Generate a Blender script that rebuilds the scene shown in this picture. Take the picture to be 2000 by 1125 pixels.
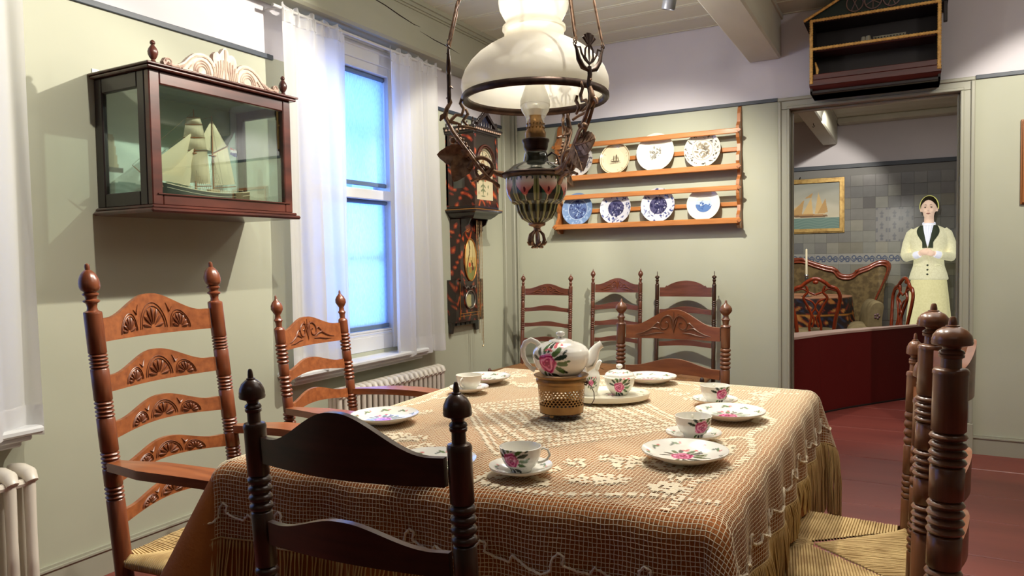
import bpy, math, random
import numpy as np
from mathutils import Matrix, Vector
PI = math.pi
R = math.radians
sin, cos = math.sin, math.cos
for _o in list(bpy.data.objects): bpy.data.objects.remove(_o)
SC = bpy.context.scene
COL = SC.collection
rnd = random.Random(7)

# ------------------------------------------------------------------ camera
CAM = Vector((2.848, -5.212, 1.25))
_yaw, _pit, _rol = .5015, -.0417, -.0171
_f = Vector((-sin(_yaw)*cos(_pit), cos(_yaw)*cos(_pit), sin(_pit)))
_r = Vector((cos(_yaw), sin(_yaw), 0)); _u = _r.cross(_f)
_r2 = _r*cos(_rol)+_u*sin(_rol); _u2 = _u*cos(_rol)-_r*sin(_rol)
_cam = bpy.data.objects.new('camera', bpy.data.cameras.new('camera'))
COL.objects.link(_cam)
_m = Matrix.Identity(4)
for i in range(3):
    _m[i][0], _m[i][1], _m[i][2], _m[i][3] = _r2[i], _u2[i], -_f[i], CAM[i]
_cam.matrix_world = _m
_cam.data.sensor_width = 36; _cam.data.lens = 36*1411.8/2000
_cam.data.clip_start = .05; _cam.data.clip_end = 60
SC.camera = _cam
# ------------------------------------------------------------------ view, world, light
SC.view_settings.view_transform = 'Standard'; SC.view_settings.look = 'None'
SC.view_settings.gamma = 1; SC.view_settings.use_curve_mapping = False
SC.view_settings.exposure = 0.52
SC.cycles.max_bounces = 9; SC.cycles.diffuse_bounces = 5; SC.cycles.glossy_bounces = 4
SC.cycles.transmission_bounces = 8; SC.cycles.transparent_max_bounces = 16
SC.cycles.caustics_reflective = False; SC.cycles.caustics_refractive = False
SC.cycles.sample_clamp_indirect = 4
W = bpy.data.worlds.new('dusk_sky'); SC.world = W; W.use_nodes = True
W.node_tree.nodes['Background'].inputs[0].default_value = (.16, .34, 1, 1)
W.node_tree.nodes['Background'].inputs[1].default_value = 2.2

def aim(o, tgt):
    d = Vector(tgt)-o.location
    o.rotation_euler = d.to_track_quat('-Z', 'Y').to_euler()
def spot(name, loc, tgt, power, ang, blend=.35, col=(1, .93, .80), rad=.018):
    l = bpy.data.lights.new(name, 'SPOT'); l.energy = power; l.spot_size = R(ang); l.spot_blend = blend
    l.color = col; l.shadow_soft_size = rad
    o = bpy.data.objects.new(name, l); COL.objects.link(o); o.location = loc; aim(o, tgt); return o
def area(name, loc, tgt, power, sx, sy, col):
    l = bpy.data.lights.new(name, 'AREA'); l.energy = power; l.shape = 'RECTANGLE'; l.size = sx; l.size_y = sy; l.color = col
    o = bpy.data.objects.new(name, l); COL.objects.link(o); o.location = loc; aim(o, tgt); return o
# the museum's ceiling spots: one row beside the beam, more in the next room; the fill areas are added
spot('spot_plate_rack', (1.715, -1.33, 2.545), (1.15, 0, 1.1), 125, 92, .9)
spot('spot_clock', (1.45, -1.75, 2.7), (.1, -.85, 1.3), 80, 66)
spot('spot_ship_case', (1.76, -2.25, 2.73), (.1, -3.25, 1.35), 150, 80)
spot('spot_table', (1.70, -2.35, 2.74), (2.05, -3.2, .76), 62, 84)
spot('spot_table_far', (1.71, -3.05, 2.74), (1.95, -3.3, .76), 45, 100)
spot('spot_picture', (3.7, -1.5, 2.7), (3.8, 0, 1.5), 95, 72)
spot('spot_right_chair', (2.3, -3.5, 2.78), (2.85, -3.35, .7), 48, 76)
spot('spot_left_wall', (1.8, -3.5, 2.73), (.0, -3.9, 1.0), 70, 74)
area('ceiling_fill', (2.7, -2.6, 2.82), (2.7, -2.4, 0), 30, 2.2, 2.6, (1, .93, .84))
area('ceiling_fill_rear', (3.0, -6.0, 2.82), (2.6, -4.5, .6), 3, 2.2, 1.6, (1, .93, .86))
area('window_daylight', (-.42, -1.9, 1.65), (1, -1.9, 1.65), 32, .75, 1.7, (.17, .40, 1))
area('window_daylight_near', (-.42, -4.45, 1.65), (1, -4.45, 1.65), 18, .9, 1.7, (.28, .5, 1))
spot('next_room_painting', (2.35, 2.5, 2.7), (1.6, 4.4, 1.5), 75, 66)
spot('next_room_projector', (2.75, .8, 1.95), (3.03, 4.2, 1.1), 26, 30, 1.0, (1, 1, .93))
spot('next_room_furniture', (1.75, 1.6, 2.7), (1.9, 3.2, .8), 60, 75)
for _n, _p, _w in (('upper_fill', (1.45, -1.6, 2.40), 9), ('upper_fill_table', (1.70, -2.6, 2.62), 8), ('upper_fill_right', (3.5, -1.5, 2.6), 6)):  # added point lights to brighten the ceiling and upper walls
    _l = bpy.data.lights.new(_n, 'POINT'); _l.energy = _w; _l.color = (1, .94, .87); _l.shadow_soft_size = .06
    _o = bpy.data.objects.new(_n, _l); COL.objects.link(_o); _o.location = _p
area('next_room_fill', (2.6, 2.0, 2.82), (2.6, 2.2, 0), 34, 1.6, 1.6, (1, .95, .9))

# ------------------------------------------------------------------ helpers
def s2l(c):
    c = np.asarray(c, float)
    return np.where(c <= .04045, c/12.92, ((c+.055)/1.055)**2.4)
def rgb(r, g, b): return tuple(float(x) for x in s2l(np.array([r, g, b])/255.))
class MB:
    """collects shapes, then links them as one mesh object"""
    def __init__(s): s.v = []; s.f = []; s.mi = []; s.M = None; s.cm = 0
    def add(s, vs, fs):
        n = len(s.v)
        if s.M is not None: vs = [tuple(s.M @ Vector(v)) for v in vs]
        s.v += [tuple(v) for v in vs]; s.f += [tuple(i+n for i in f) for f in fs]; s.mi += [s.cm]*len(fs); return s
    def box(s, x0, x1, y0, y1, z0, z1):
        v = [(x, y, z) for z in (z0, z1) for y in (y0, y1) for x in (x0, x1)]
        return s.add(v, [(0, 2, 3, 1), (4, 5, 7, 6), (0, 1, 5, 4), (2, 6, 7, 3), (0, 4, 6, 2), (1, 3, 7, 5)])
    def bbox(s, x0, x1, y0, y1, z0, z1, b=.003):
        """box with chamfered edges"""
        v = []; q = [(x0, 1), (x1, -1)]; qy = [(y0, 1), (y1, -1)]; qz = [(z0, 1), (z1, -1)]; idx = {}
        for i, (x, sx) in enumerate(q):
            for j, (y, sy) in enumerate(qy):
                for k, (z, sz) in enumerate(qz):
                    idx[i, j, k, 0] = len(v); v.append((x, y+sy*b, z+sz*b))
                    idx[i, j, k, 1] = len(v); v.append((x+sx*b, y, z+sz*b))
                    idx[i, j, k, 2] = len(v); v.append((x+sx*b, y+sy*b, z))
        f = []
        def I(*a): return idx[a]
        f += [(I(0,0,0,0), I(0,0,1,0), I(0,1,1,0), I(0,1,0,0)), (I(1,0,0,0), I(1,1,0,0), I(1,1,1,0), I(1,0,1,0)),
              (I(0,0,0,1), I(1,0,0,1), I(1,0,1,1), I(0,0,1,1)), (I(0,1,0,1), I(0,1,1,1), I(1,1,1,1), I(1,1,0,1)),
              (I(0,0,0,2), I(0,1,0,2), I(1,1,0,2), I(1,0,0,2)), (I(0,0,1,2), I(1,0,1,2), I(1,1,1,2), I(0,1,1,2))]
        for a in (0, 1):
            for c in (0, 1):
                f += [(I(a,c,0,0), I(a,c,0,1), I(a,c,1,1), I(a,c,1,0)), (I(a,0,c,0), I(a,1,c,0), I(a,1,c,2), I(a,0,c,2)), (I(0,a,c,1), I(1,a,c,1), I(1,a,c,2), I(0,a,c,2))]
                for k in (0, 1): f.append((I(a,c,k,0), I(a,c,k,1), I(a,c,k,2)))
        return s.add(v, f)
    def tube(s, pts, r, n=6, closed=False, cap=True, flat=None):
        pts = [Vector(p) for p in pts]; m = len(pts)
        rs = r if isinstance(r, (list, tuple)) else [r]*m
        vs = []; up = None
        for i, p in enumerate(pts):
            a = pts[i-1] if (i > 0 or closed) else pts[0]; b = pts[(i+1) % m] if (i < m-1 or closed) else pts[-1]
            t = b-a
            t = t.normalized() if t.length > 1e-9 else Vector((0, 0, 1))
            if up is None:
                up = Vector((0, 0, 1)) if abs(t.z) < .9 else Vector((1, 0, 0))
            x = up-t*up.dot(t)
            if x.length < 1e-6: x = Vector((1, 0, 0))-t*t.x
            x.normalize(); up = x; y = t.cross(x)
            for k in range(n):
                a_ = 2*PI*k/n
                fy = flat if flat else 1
                vs.append(p+x*cos(a_)*rs[i]+y*sin(a_)*rs[i]*fy)
        fs = []
        for i in range(m if closed else m-1):
            j = (i+1) % m
            for k in range(n): fs.append((i*n+k, i*n+(k+1) % n, j*n+(k+1) % n, j*n+k))
        if cap and not closed: fs += [tuple(range(n))[::-1], tuple((m-1)*n+k for k in range(n))]
        return s.add(vs, fs)
    def lathe(s, prof, n=24, c=(0, 0, 0), M=None, a0=0, a1=2*PI):
        full = abs(a1-a0-2*PI) < 1e-6; nn = n if full else n+1; vs = []; fs = []
        for (r, z) in prof:
            for k in range(nn):
                a = a0+(a1-a0)*k/n; v = Vector((r*cos(a), r*sin(a), z))
                if M is not None: v = M @ v
                vs.append((v.x+c[0], v.y+c[1], v.z+c[2]))
        for i in range(len(prof)-1):
            for k in range(n):
                k2 = (k+1) % nn
                fs.append((i*nn+k, i*nn+k2, (i+1)*nn+k2, (i+1)*nn+k))
        return s.add(vs, fs)
    def prism(s, outline, t, M=None, c=(0, 0, 0)):
        """outline in (x,z), extruded t along +y"""
        n = len(outline); vs = []
        for y in (0, t):
            for (x, z) in outline:
                v = Vector((x, y, z))
                if M is not None: v = M @ v
                vs.append((v.x+c[0], v.y+c[1], v.z+c[2]))
        fs = [tuple(range(n)), tuple(range(2*n-1, n-1, -1))]
        for i in range(n): j = (i+1) % n; fs.append((i, i+n, j+n, j))
        return s.add(vs, fs)
    def grid(s, fn, nu, nv, wrap=False):
        vs = [fn(i/nu, j/nv) for j in range(nv+1) for i in range(nu+1)]
        fs = [(j*(nu+1)+i, j*(nu+1)+i+1, (j+1)*(nu+1)+i+1, (j+1)*(nu+1)+i) for j in range(nv) for i in range(nu)]
        return s.add(vs, fs)
    def slab(s, fn, nu, nv, off):
        """closed thin sheet: fn(u,v)->(front,back)"""
        A = [fn(i/nu, j/nv) for j in range(nv+1) for i in range(nu+1)]; N = len(A); w = nu+1
        vs = [a[0] for a in A]+[a[1] for a in A]; fs = []
        for j in range(nv):
            for i in range(nu):
                q = (j*w+i, j*w+i+1, (j+1)*w+i+1, (j+1)*w+i); fs += [q, tuple(N+k for k in q[::-1])]
        per = [i for i in range(w)]+[j*w+nu for j in range(1, nv+1)]+[nv*w+i for i in range(nu-1, -1, -1)]+[j*w for j in range(nv-1, 0, -1)]
        for a, b in zip(per, per[1:]+per[:1]): fs.append((b, a, a+N, b+N))
        return s.add(vs, fs)
    def ell(s, c, rx, ry, rz, n=8, m=6, M=None):
        vs = []; fs = []
        for j in range(m+1):
            th = PI*j/m
            for k in range(n):
                a = 2*PI*k/n; v = Vector((rx*sin(th)*cos(a), ry*sin(th)*sin(a), rz*cos(th)))
                if M is not None: v = M @ v
                vs.append((v.x+c[0], v.y+c[1], v.z+c[2]))
        for j in range(m):
            for k in range(n): fs.append((j*n+k, (j+1)*n+k, (j+1)*n+(k+1) % n, j*n+(k+1) % n))
        return s.add(vs, fs)
    def build(s, name, mat, parent=None, smooth=None, paint=None, kind=None, label=None):
        me = bpy.data.meshes.new(name); me.from_pydata(s.v, [], s.f)
        for m_ in (mat if isinstance(mat, (list, tuple)) else [mat]): me.materials.append(m_)
        if isinstance(mat, (list, tuple)): me.polygons.foreach_set('material_index', s.mi)
        me.validate(clean_customdata=False); me.update()
        if paint is not None:
            co = np.array([v.co[:] for v in me.vertices]); c = paint(co)
            at = me.color_attributes.new('Col', 'FLOAT_COLOR', 'POINT')
            a4 = np.ones((len(co), 4)); a4[:, :3] = s2l(np.clip(c, 0, 1)); at.data.foreach_set('color', a4.ravel())
        if smooth is not None:
            me.polygons.foreach_set('use_smooth', [True]*len(me.polygons))
            me.set_sharp_from_angle(angle=R(smooth))
        o = bpy.data.objects.new(name, me); COL.objects.link(o)
        if parent is not None: o.parent = parent
        if kind: o['kind'] = kind
        if label: o['label'] = label
        return o
def tag(o, label, cat, group=None, kind=None):
    o['label'] = label; o['category'] = cat
    if group: o['group'] = group
    if kind: o['kind'] = kind
    return o
def thing(name, label, cat, loc=(0, 0, 0), rz=0, group=None):
    o = bpy.data.objects.new(name, None); o.empty_display_size = .05; COL.objects.link(o)
    o.location = loc; o.rotation_euler = (0, 0, rz); return tag(o, label, cat, group)
def dup(root, loc, rz, label, group=None, skip=()):
    r = root.copy(); COL.objects.link(r); r.location = loc; r.rotation_euler = (0, 0, rz); r['label'] = label
    if group: r['group'] = group
    for ch in list(root.children):
        if ch.name.split('.')[0] in skip: continue
        c = ch.copy(); COL.objects.link(c); c.parent = r
        for g in ch.children:
            d = g.copy(); COL.objects.link(d); d.parent = c
    return r
def structure(o): o['kind'] = 'structure'; return o

# ------------------------------------------------------------------ materials
def mat(name, col, rough=.5, metal=0, noise=None, bump=0, bscale=200, spec=.5, trans=0, coat=0, attr=False, sss=0, coord='Object'):
    """noise=(colour2, scale(x,y,z), detail, lo, hi)"""
    m = bpy.data.materials.new(name); m.use_nodes = True; nt = m.node_tree; b = nt.nodes['Principled BSDF']; N = nt.nodes; L = nt.links
    b.inputs['Roughness'].default_value = rough; b.inputs['Metallic'].default_value = metal
    b.inputs['Specular IOR Level'].default_value = spec; b.inputs['Base Color'].default_value = (*col, 1)
    if trans: b.inputs['Transmission Weight'].default_value = trans
    if coat: b.inputs['Coat Weight'].default_value = coat; b.inputs['Coat Roughness'].default_value = .12
    tc = N.new('ShaderNodeTexCoord')
    if noise:
        c2, sc, det, lo, hi = noise
        mp = N.new('ShaderNodeMapping'); L.new(tc.outputs[coord], mp.inputs[0]); mp.inputs['Scale'].default_value = sc
        nz = N.new('ShaderNodeTexNoise'); L.new(mp.outputs[0], nz.inputs['Vector']); nz.inputs['Scale'].default_value = 1; nz.inputs['Detail'].default_value = det
        rp = N.new('ShaderNodeValToRGB'); L.new(nz.outputs[0], rp.inputs[0]); rp.color_ramp.elements[0].position = lo; rp.color_ramp.elements[1].position = hi
        rp.color_ramp.elements[0].color = (*col, 1); rp.color_ramp.elements[1].color = (*c2, 1)
        L.new(rp.outputs[0], b.inputs['Base Color'])
    if attr:
        at = N.new('ShaderNodeAttribute'); at.attribute_name = 'Col'; L.new(at.outputs['Color'], b.inputs['Base Color'])
    if bump:
        nz = N.new('ShaderNodeTexNoise'); L.new(tc.outputs['Object'], nz.inputs['Vector']); nz.inputs['Scale'].default_value = bscale; nz.inputs['Detail'].default_value = 3
        bp = N.new('ShaderNodeBump'); bp.inputs['Strength'].default_value = bump; bp.inputs['Distance'].default_value = .002
        L.new(nz.outputs[0], bp.inputs['Height']); L.new(bp.outputs[0], b.inputs['Normal'])
    return m
def sheer(name, col, alpha, trl, bscale=0):
    """thin cloth: diffuse + translucent + a little see-through"""
    m = bpy.data.materials.new(name); m.use_nodes = True; nt = m.node_tree; N = nt.nodes; L = nt.links
    for n in list(N): N.remove(n)
    o = N.new('ShaderNodeOutputMaterial'); d = N.new('ShaderNodeBsdfDiffuse'); t = N.new('ShaderNodeBsdfTranslucent'); tp = N.new('ShaderNodeBsdfTransparent')
    d.inputs[0].default_value = (*col, 1); t.inputs[0].default_value = (*col, 1)
    a = N.new('ShaderNodeMixShader'); a.inputs[0].default_value = trl; L.new(d.outputs[0], a.inputs[1]); L.new(t.outputs[0], a.inputs[2])
    b = N.new('ShaderNodeMixShader'); b.inputs[0].default_value = alpha; L.new(a.outputs[0], b.inputs[1]); L.new(tp.outputs[0], b.inputs[2])
    L.new(b.outputs[0], o.inputs[0])
    if bscale:
        tc = N.new('ShaderNodeTexCoord'); mp = N.new('ShaderNodeMapping'); mp.inputs['Scale'].default_value = (bscale, bscale, bscale*.15)
        nz = N.new('ShaderNodeTexNoise'); nz.inputs['Scale'].default_value = 1; L.new(tc.outputs['Object'], mp.inputs[0]); L.new(mp.outputs[0], nz.inputs[0])
        rp = N.new('ShaderNodeValToRGB'); L.new(nz.outputs[0], rp.inputs[0]); rp.color_ramp.elements[0].position = .3; rp.color_ramp.elements[1].position = .7
        rp.color_ramp.elements[0].color = tuple(x*.72 for x in col)+(1,); rp.color_ramp.elements[1].color = (*col, 1)
        L.new(rp.outputs[0], d.inputs[0]); L.new(rp.outputs[0], t.inputs[0])
    return m
def glass(name, col=(1, 1, 1), rough=.0, refl=.12):
    """thin pane: mostly see-through with a mirror share"""
    m = bpy.data.materials.new(name); m.use_nodes = True; nt = m.node_tree; N = nt.nodes; L = nt.links
    for n in list(N): N.remove(n)
    o = N.new('ShaderNodeOutputMaterial'); t = N.new('ShaderNodeBsdfTransparent'); t.inputs[0].default_value = (*col, 1)
    g = N.new('ShaderNodeBsdfGlossy'); g.inputs['Roughness'].default_value = rough
    lw = N.new('ShaderNodeLayerWeight'); lw.inputs[0].default_value = .35
    mt = N.new('ShaderNodeMath'); mt.operation = 'MULTIPLY_ADD'; mt.inputs[1].default_value = .35; mt.inputs[2].default_value = refl; L.new(lw.outputs['Fresnel'], mt.inputs[0])
    x = N.new('ShaderNodeMixShader'); L.new(mt.outputs[0], x.inputs[0]); L.new(t.outputs[0], x.inputs[1]); L.new(g.outputs[0], x.inputs[2]); L.new(x.outputs[0], o.inputs[0])
    return m
def wood(name, c1, c2, rough=.38, axis='z', coat=.18):
    sc = {'z': (55, 55, 5), 'x': (5, 55, 55), 'y': (55, 5, 55)}[axis]
    return mat(name, c1, rough, noise=(c2, sc, 5, .3, .72), coat=coat)
M_WALLG = mat('sage_wall_paint', rgb(180, 182, 162), .6, noise=(rgb(168, 171, 152), (1.2, 1.2, 1.2), 3, .35, .7), bump=.25, bscale=9)
M_WALLW = mat('white_limewash', rgb(218, 214, 220), .8, noise=(rgb(206, 203, 210), (1.5, 1.5, 1.5), 3, .35, .7), bump=.3, bscale=14)
M_TRIM = mat('stone_grey_trim_paint', rgb(158, 158, 142), .4)
M_CEIL = mat('grey_green_ceiling_paint', rgb(208, 208, 190), .55, noise=(rgb(216, 216, 198), (2, 9, 9), 3, .3, .7))
M_BEAM = mat('pale_beam_paint', rgb(204, 202, 186), .5, noise=(rgb(192, 190, 174), (6, 2, 6), 3, .3, .7), bump=.2, bscale=30)
M_PLATEBEAM = mat('olive_beam_paint', rgb(168, 168, 148), .5, noise=(rgb(154, 155, 136), (5, 1.5, 5), 3, .3, .7), bump=.2, bscale=25)
M_RAIL = mat('blue_black_rail', rgb(58, 66, 78), .5)
M_FLOOR = mat('oxblood_floor_paint', rgb(132, 62, 52), .38, noise=(rgb(112, 50, 44), (.8, 6, 6), 4, .3, .75), bump=.12, bscale=40)
M_GAP = mat('dark_joint', rgb(30, 14, 12), .9)
M_WHITE = mat('white_window_paint', rgb(212, 214, 216), .4)
M_RAD = mat('cream_radiator_enamel', rgb(216, 209, 196), .35)
# ------------------------------------------------------------------ room shell
HC = 2.85; RAILZ = 2.287
def boards(parent, mat_, name, fn, edges, lab=None):
    for a, b in zip(edges, edges[1:]):
        fn(a, b).build(name, mat_, parent)
# floor: planks run along X, seams seen every 22 to 48 cm
fl = structure(MB().box(-.05, 5.25, -8.05, 4.6, -.06, -.022).build('floor', M_GAP))
ys = [-8.0, -7.6, -7.2, -6.85, -6.45, -6.05, -5.7, -5.3, -4.9, -4.5, -4.15, -3.75, -3.4, -3.05, -2.66, -2.28, -1.98, -1.757, -1.295, -.89, -.37, .02, .42, .84, 1.2, 1.62, 2.0, 2.4, 2.8, 3.2, 3.6, 4.0, 4.5]
for a, b in zip(ys, ys[1:]):
    MB().bbox(0, 5.2, a+.003, b-.003, -.03, rnd.uniform(-.001, .0008), .003).build('floor_plank', M_FLOOR, fl)
# ceiling: boards along X between the beams, with moulded seams
ce = structure(MB().box(-.05, 5.25, -8.05, 4.6, HC+.03, HC+.08).build('ceiling', M_CEIL))
cy = [-8.0+.29*i for i in range(26)]+[-.47, -.2]
cy = [y for y in cy if y < -.6]+[-.52, -.25, 0.0]
for a, b in zip(cy, cy[1:]):
    m = MB().bbox(0, 5.2, a+.005, b-.005, HC, HC+.035, .006); m.box(0, 5.2, b-.03, b-.012, HC-.004, HC+.01)
    m.build('ceiling_plank', M_CEIL, ce)
cy = [.15+.3*i for i in range(15)]
for a, b in zip(cy, cy[1:]):
    MB().bbox(0, 5.2, a+.005, b-.005, HC, HC+.035, .006).build('ceiling_plank', M_CEIL, ce)
# ceiling beams (run along Y)
def beam(x0, x1, y0, y1, name, m_=None):
    m = MB(); m.bbox(x0, x1, y0, y1, 2.56, HC+.01, .012); m.box(x0-.012, x0, y0, y1, HC-.03, HC); m.box(x1, x1+.012, y0, y1, HC-.03, HC)
    return structure(m.build(name, m_ or M_BEAM))
beam(1.88, 2.092, -8, -.002, 'trim_1'); beam(3.95, 4.16, -8, -.002, 'trim_2'); beam(1.92, 2.09, .152, 4.448, 'trim_3'); beam(3.9, 4.08, .152, 4.448, 'trim_4')
# wall plate along the left wall, with a drying crack and a cove moulding
m = MB(); m.bbox(0.0, .165, -8, -.002, 2.55, HC+.01, .014)
pb = structure(m.build('trim_5', M_PLATEBEAM))
m = MB()
for k, (z0, x1) in enumerate(((HC-.028, .2), (HC-.05, .186), (HC-.062, .175))): m.box(.164, x1, -8, -.003, z0, HC)
m.build('cove_moulding', M_PLATEBEAM, pb)
m = MB(); pts = [(-2.05, 2.74), (-1.93, 2.745), (-1.8, 2.735), (-1.66, 2.715), (-1.52, 2.70), (-1.45, 2.702)]
m.tube([(.1655, y, z) for y, z in pts], [.0005, .003, .0035, .004, .0025, .0005], 4)
m.tube([(.1655, y, z) for y, z in [(-1.46, 2.675), (-1.3, 2.66), (-1.15, 2.655), (-1.0, 2.64)]], [.0005, .003, .003, .0005], 4)
m.build('drying_crack', M_GAP, pb, kind='stuff')
# left wall with two window openings
WO = [(-5.35, -3.98), (-2.33, -1.54)]; WZ = (.70, 2.44)
def wall_slab(m, y0, y1, z0, z1):
    for (a, b, mi) in ((0, RAILZ, 0), (RAILZ, HC+.08, 1)):
        lo, hi = max(a, z0), min(b, z1)
        if hi > lo: m.cm = mi; m.box(-.3, 0, y0, y1, lo, hi)
m = MB(); yy = [-8.05]+[q for w in WO for q in w]+[.0]
for i in range(0, len(yy), 2): wall_slab(m, yy[i], yy[i+1], -.05, HC+.08)
for (a, b) in WO: wall_slab(m, a, b, -.05, WZ[0]); wall_slab(m, a, b, WZ[1], HC+.08)
wl = structure(m.build('wall_left', [M_WALLG, M_WALLW]))
# back wall with the doorway
DX0, DX1, DZ = 2.147, 3.123, 2.215
m = MB()
def bslab(x0, x1, z0, z1):
    for (a, b, mi) in ((-.05, RAILZ, 0), (RAILZ, HC+.08, 1)):
        lo, hi = max(a, z0), min(b, z1)
        if hi > lo: m.cm = mi; m.box(x0, x1, 0, .15, lo, hi)
bslab(-.3, DX0-.01, -.05, 9); bslab(DX1+.01, 5.25, -.05, 9); bslab(DX0-.01, DX1+.01, DZ+.01, 9)
structure(m.build('wall_back', [M_WALLG, M_WALLW]))
m = MB()
for (a, b, mi) in ((-.05, RAILZ, 0), (RAILZ, HC+.08, 1)): m.cm = mi; m.box(5.2, 5.35, -8.05, 4.6, a, b)
structure(m.build('wall_right', [M_WALLG, M_WALLW]))
m = MB()
for (a, b, mi) in ((-.05, RAILZ, 0), (RAILZ, HC+.08, 1)): m.cm = mi; m.box(-.3, 5.35, -8.2, -8.05, a, b)
structure(m.build('wall_front', [M_WALLG, M_WALLW]))
# picture rails, baseboards
m = MB()
for a, b in ((-8, -5.6), (-3.75, -2.52), (-1.2, -.03)): m.bbox(0, .012, a, b, RAILZ-.012, RAILZ+.012, .002)
structure(m.build('trim_6', M_RAIL))
structure(MB().bbox(.03, 2.07, -.012, 0, RAILZ-.012, RAILZ+.012, .002).build('trim_7', M_RAIL))
structure(MB().bbox(3.2, 5.2, -.012, 0, RAILZ-.012, RAILZ+.012, .002).build('trim_8', M_RAIL))
def skirt(m, a, b, ax):
    for (d, z0, z1) in ((.016, 0, .10), (.022, .10, .108), (.012, .108, .118)):
        if ax == 'x': m.box(a, b, -d, 0, z0, z1)
        else: m.box(0, d, a, b, z0, z1)
m = MB(); skirt(m, -8, 0, 'y'); structure(m.build('baseboard_left', M_TRIM))
m = MB(); skirt(m, .02, 2.07, 'x'); skirt(m, 3.2, 5.2, 'x'); structure(m.build('baseboard_back', M_TRIM))
# boxed corner batten and conduit
m = MB(); m.bbox(.0, .03, -.16, -.06, .118, 2.55, .004); m.bbox(.005, .05, -.045, -.0, .118, 2.55, .004); m.tube([(.065, -.02, .12), (.065, -.02, 2.5)], .009, 8)
structure(m.build('trim_9', M_TRIM, smooth=40))
# door casing
m = MB(); cw = .075
for (x0, x1) in ((DX0-cw, DX0), (DX1, DX1+cw)):
    m.bbox(x0, x1, -.022, .0, .19, DZ-.001, .003)
    xo = x0 if x0 < 2.5 else x1-.022
    m.bbox(xo, xo+.022, -.034, -.023, .19, DZ+cw-.023, .004)
    xi = x1-.018 if x0 < 2.5 else x0
    m.bbox(xi, xi+.018, -.028, -.0225, .19, DZ-.001, .003)
    m.bbox(x0-.004, x1+.004, -.036, .0, 0, .19, .004)
m.bbox(DX0-cw, DX1+cw, -.022, .0, DZ, DZ+cw, .003); m.bbox(DX0-cw, DX1+cw, -.034, -.023, DZ+cw-.022, DZ+cw, .004); m.bbox(DX0-.018, DX1+.018, -.028, -.0225, DZ, DZ+.018, .003)
dc = structure(m.build('door_1', M_TRIM))
m = MB(); m.box(DX0-.012, DX0, 0, .152, 0, DZ); m.box(DX1, DX1+.012, 0, .152, 0, DZ); m.box(DX0-.012, DX1+.012, 0, .152, DZ, DZ+.012)
m.bbox(DX0, DX0+.012, .05, .1, 0, DZ, .003); m.bbox(DX1-.012, DX1, .05, .1, 0, DZ, .003); m.bbox(DX0, DX1, .05, .1, DZ-.012, DZ, .003)
m.build('jamb', M_TRIM, dc)
# ------------------------------------------------------------------ windows
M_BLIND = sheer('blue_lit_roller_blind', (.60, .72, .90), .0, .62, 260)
M_BLINDD = mat('blind_hem', rgb(95, 115, 140), .6)
M_PANE = glass('window_pane', (.95, .98, 1), 0, .06)
def window(n, y0, y1):
    w = structure(bpy.data.objects.new('window_%d' % n, None)); COL.objects.link(w); w.location = (0, (y0+y1)/2, 0)
    h = (y1-y0)/2; z0, z1 = WZ
    m = MB()
    m.bbox(-.3, .012, -h, -h+.055, z0, z1, .004); m.bbox(-.3, .012, h-.055, h, z0, z1, .004); m.bbox(-.3, .012, -h+.055, h-.055, z1-.06, z1, .004); m.bbox(-.3, .0, -h+.055, h-.055, z0, z0+.09, .004)
    m.bbox(.013, .022, -h-.08, -h+.01, z0-.02, z1-.011, .003); m.bbox(.013, .022, h-.01, h+.08, z0-.02, z1-.011, .003); m.bbox(.001, .024, -h-.08, h+.08, z1-.01, z1+.07, .004)
    m.bbox(0, .034, -h-.09, h+.09, z1+.055, z1+.085, .006)
    for k in range(3): m.box(-.012-.012*k, -.002-.0*k, -h+.05, h-.05, z0+.09+.012*k, z0+.1+.012*k)
    m.build('window_frame', M_WHITE, w)
    a, b = h-.055, 1.645
    for nm, zz0, zz1, x in (('lower_sash', z0+.12, b+.02, -.07), ('upper_sash', b-.02, z1-.06, -.11)):
        m = MB(); m.bbox(x-.02, x+.02, -a, -a+.04, zz0, zz1, .003); m.bbox(x-.02, x+.02, a-.04, a, zz0, zz1, .003)
        m.bbox(x-.02, x+.02, -a+.04, a-.04, zz0, zz0+.045, .003); m.bbox(x-.02, x+.02, -a+.04, a-.04, zz1-.045, zz1, .003)
        zm = (zz0+zz1)/2+.02; m.bbox(x-.012, x+.012, -a+.041, a-.041, zm-.014, zm+.014, .003)
        s = m.build(nm, M_WHITE, w)
        MB().box(x-.003, x+.001, -a+.04, a-.04, zz0+.045, zz1-.045).build('pane', M_PANE, s)
    m = MB(); m.bbox(-.05, .02, -a, a, b-.03, b+.03, .004); m.build('meeting_rail', M_WHITE, w)
    for zz0, zz1 in ((z0+.15, b-.04), (b+.075, z1-.075)):
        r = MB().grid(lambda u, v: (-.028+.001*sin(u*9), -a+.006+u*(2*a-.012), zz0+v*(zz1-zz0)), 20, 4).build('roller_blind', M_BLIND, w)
        MB().bbox(-.034, -.018, -a+.004, a-.004, zz0-.022, zz0+.004, .003).build('blind_hem_bar', M_BLINDD, r)
        MB().tube([(-.028, -a+.004, zz1), (-.028, a-.004, zz1)], .014, 10).build('blind_roller', M_BLINDD, r)
    # sill board with a moulded nose on a cove
    m = MB(); m.bbox(-.02, .125, -h-.22, h+.22, z0-.05, z0-.022, .008); m.bbox(0, .10, -h-.19, h+.19, z0-.072, z0-.05, .006); m.bbox(0, .07, -h-.17, h+.17, z0-.095, z0-.072, .006)
    m.build('window_sill', M_WHITE, w)
    return w
window(1, *WO[0]); window(2, *WO[1])
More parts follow.
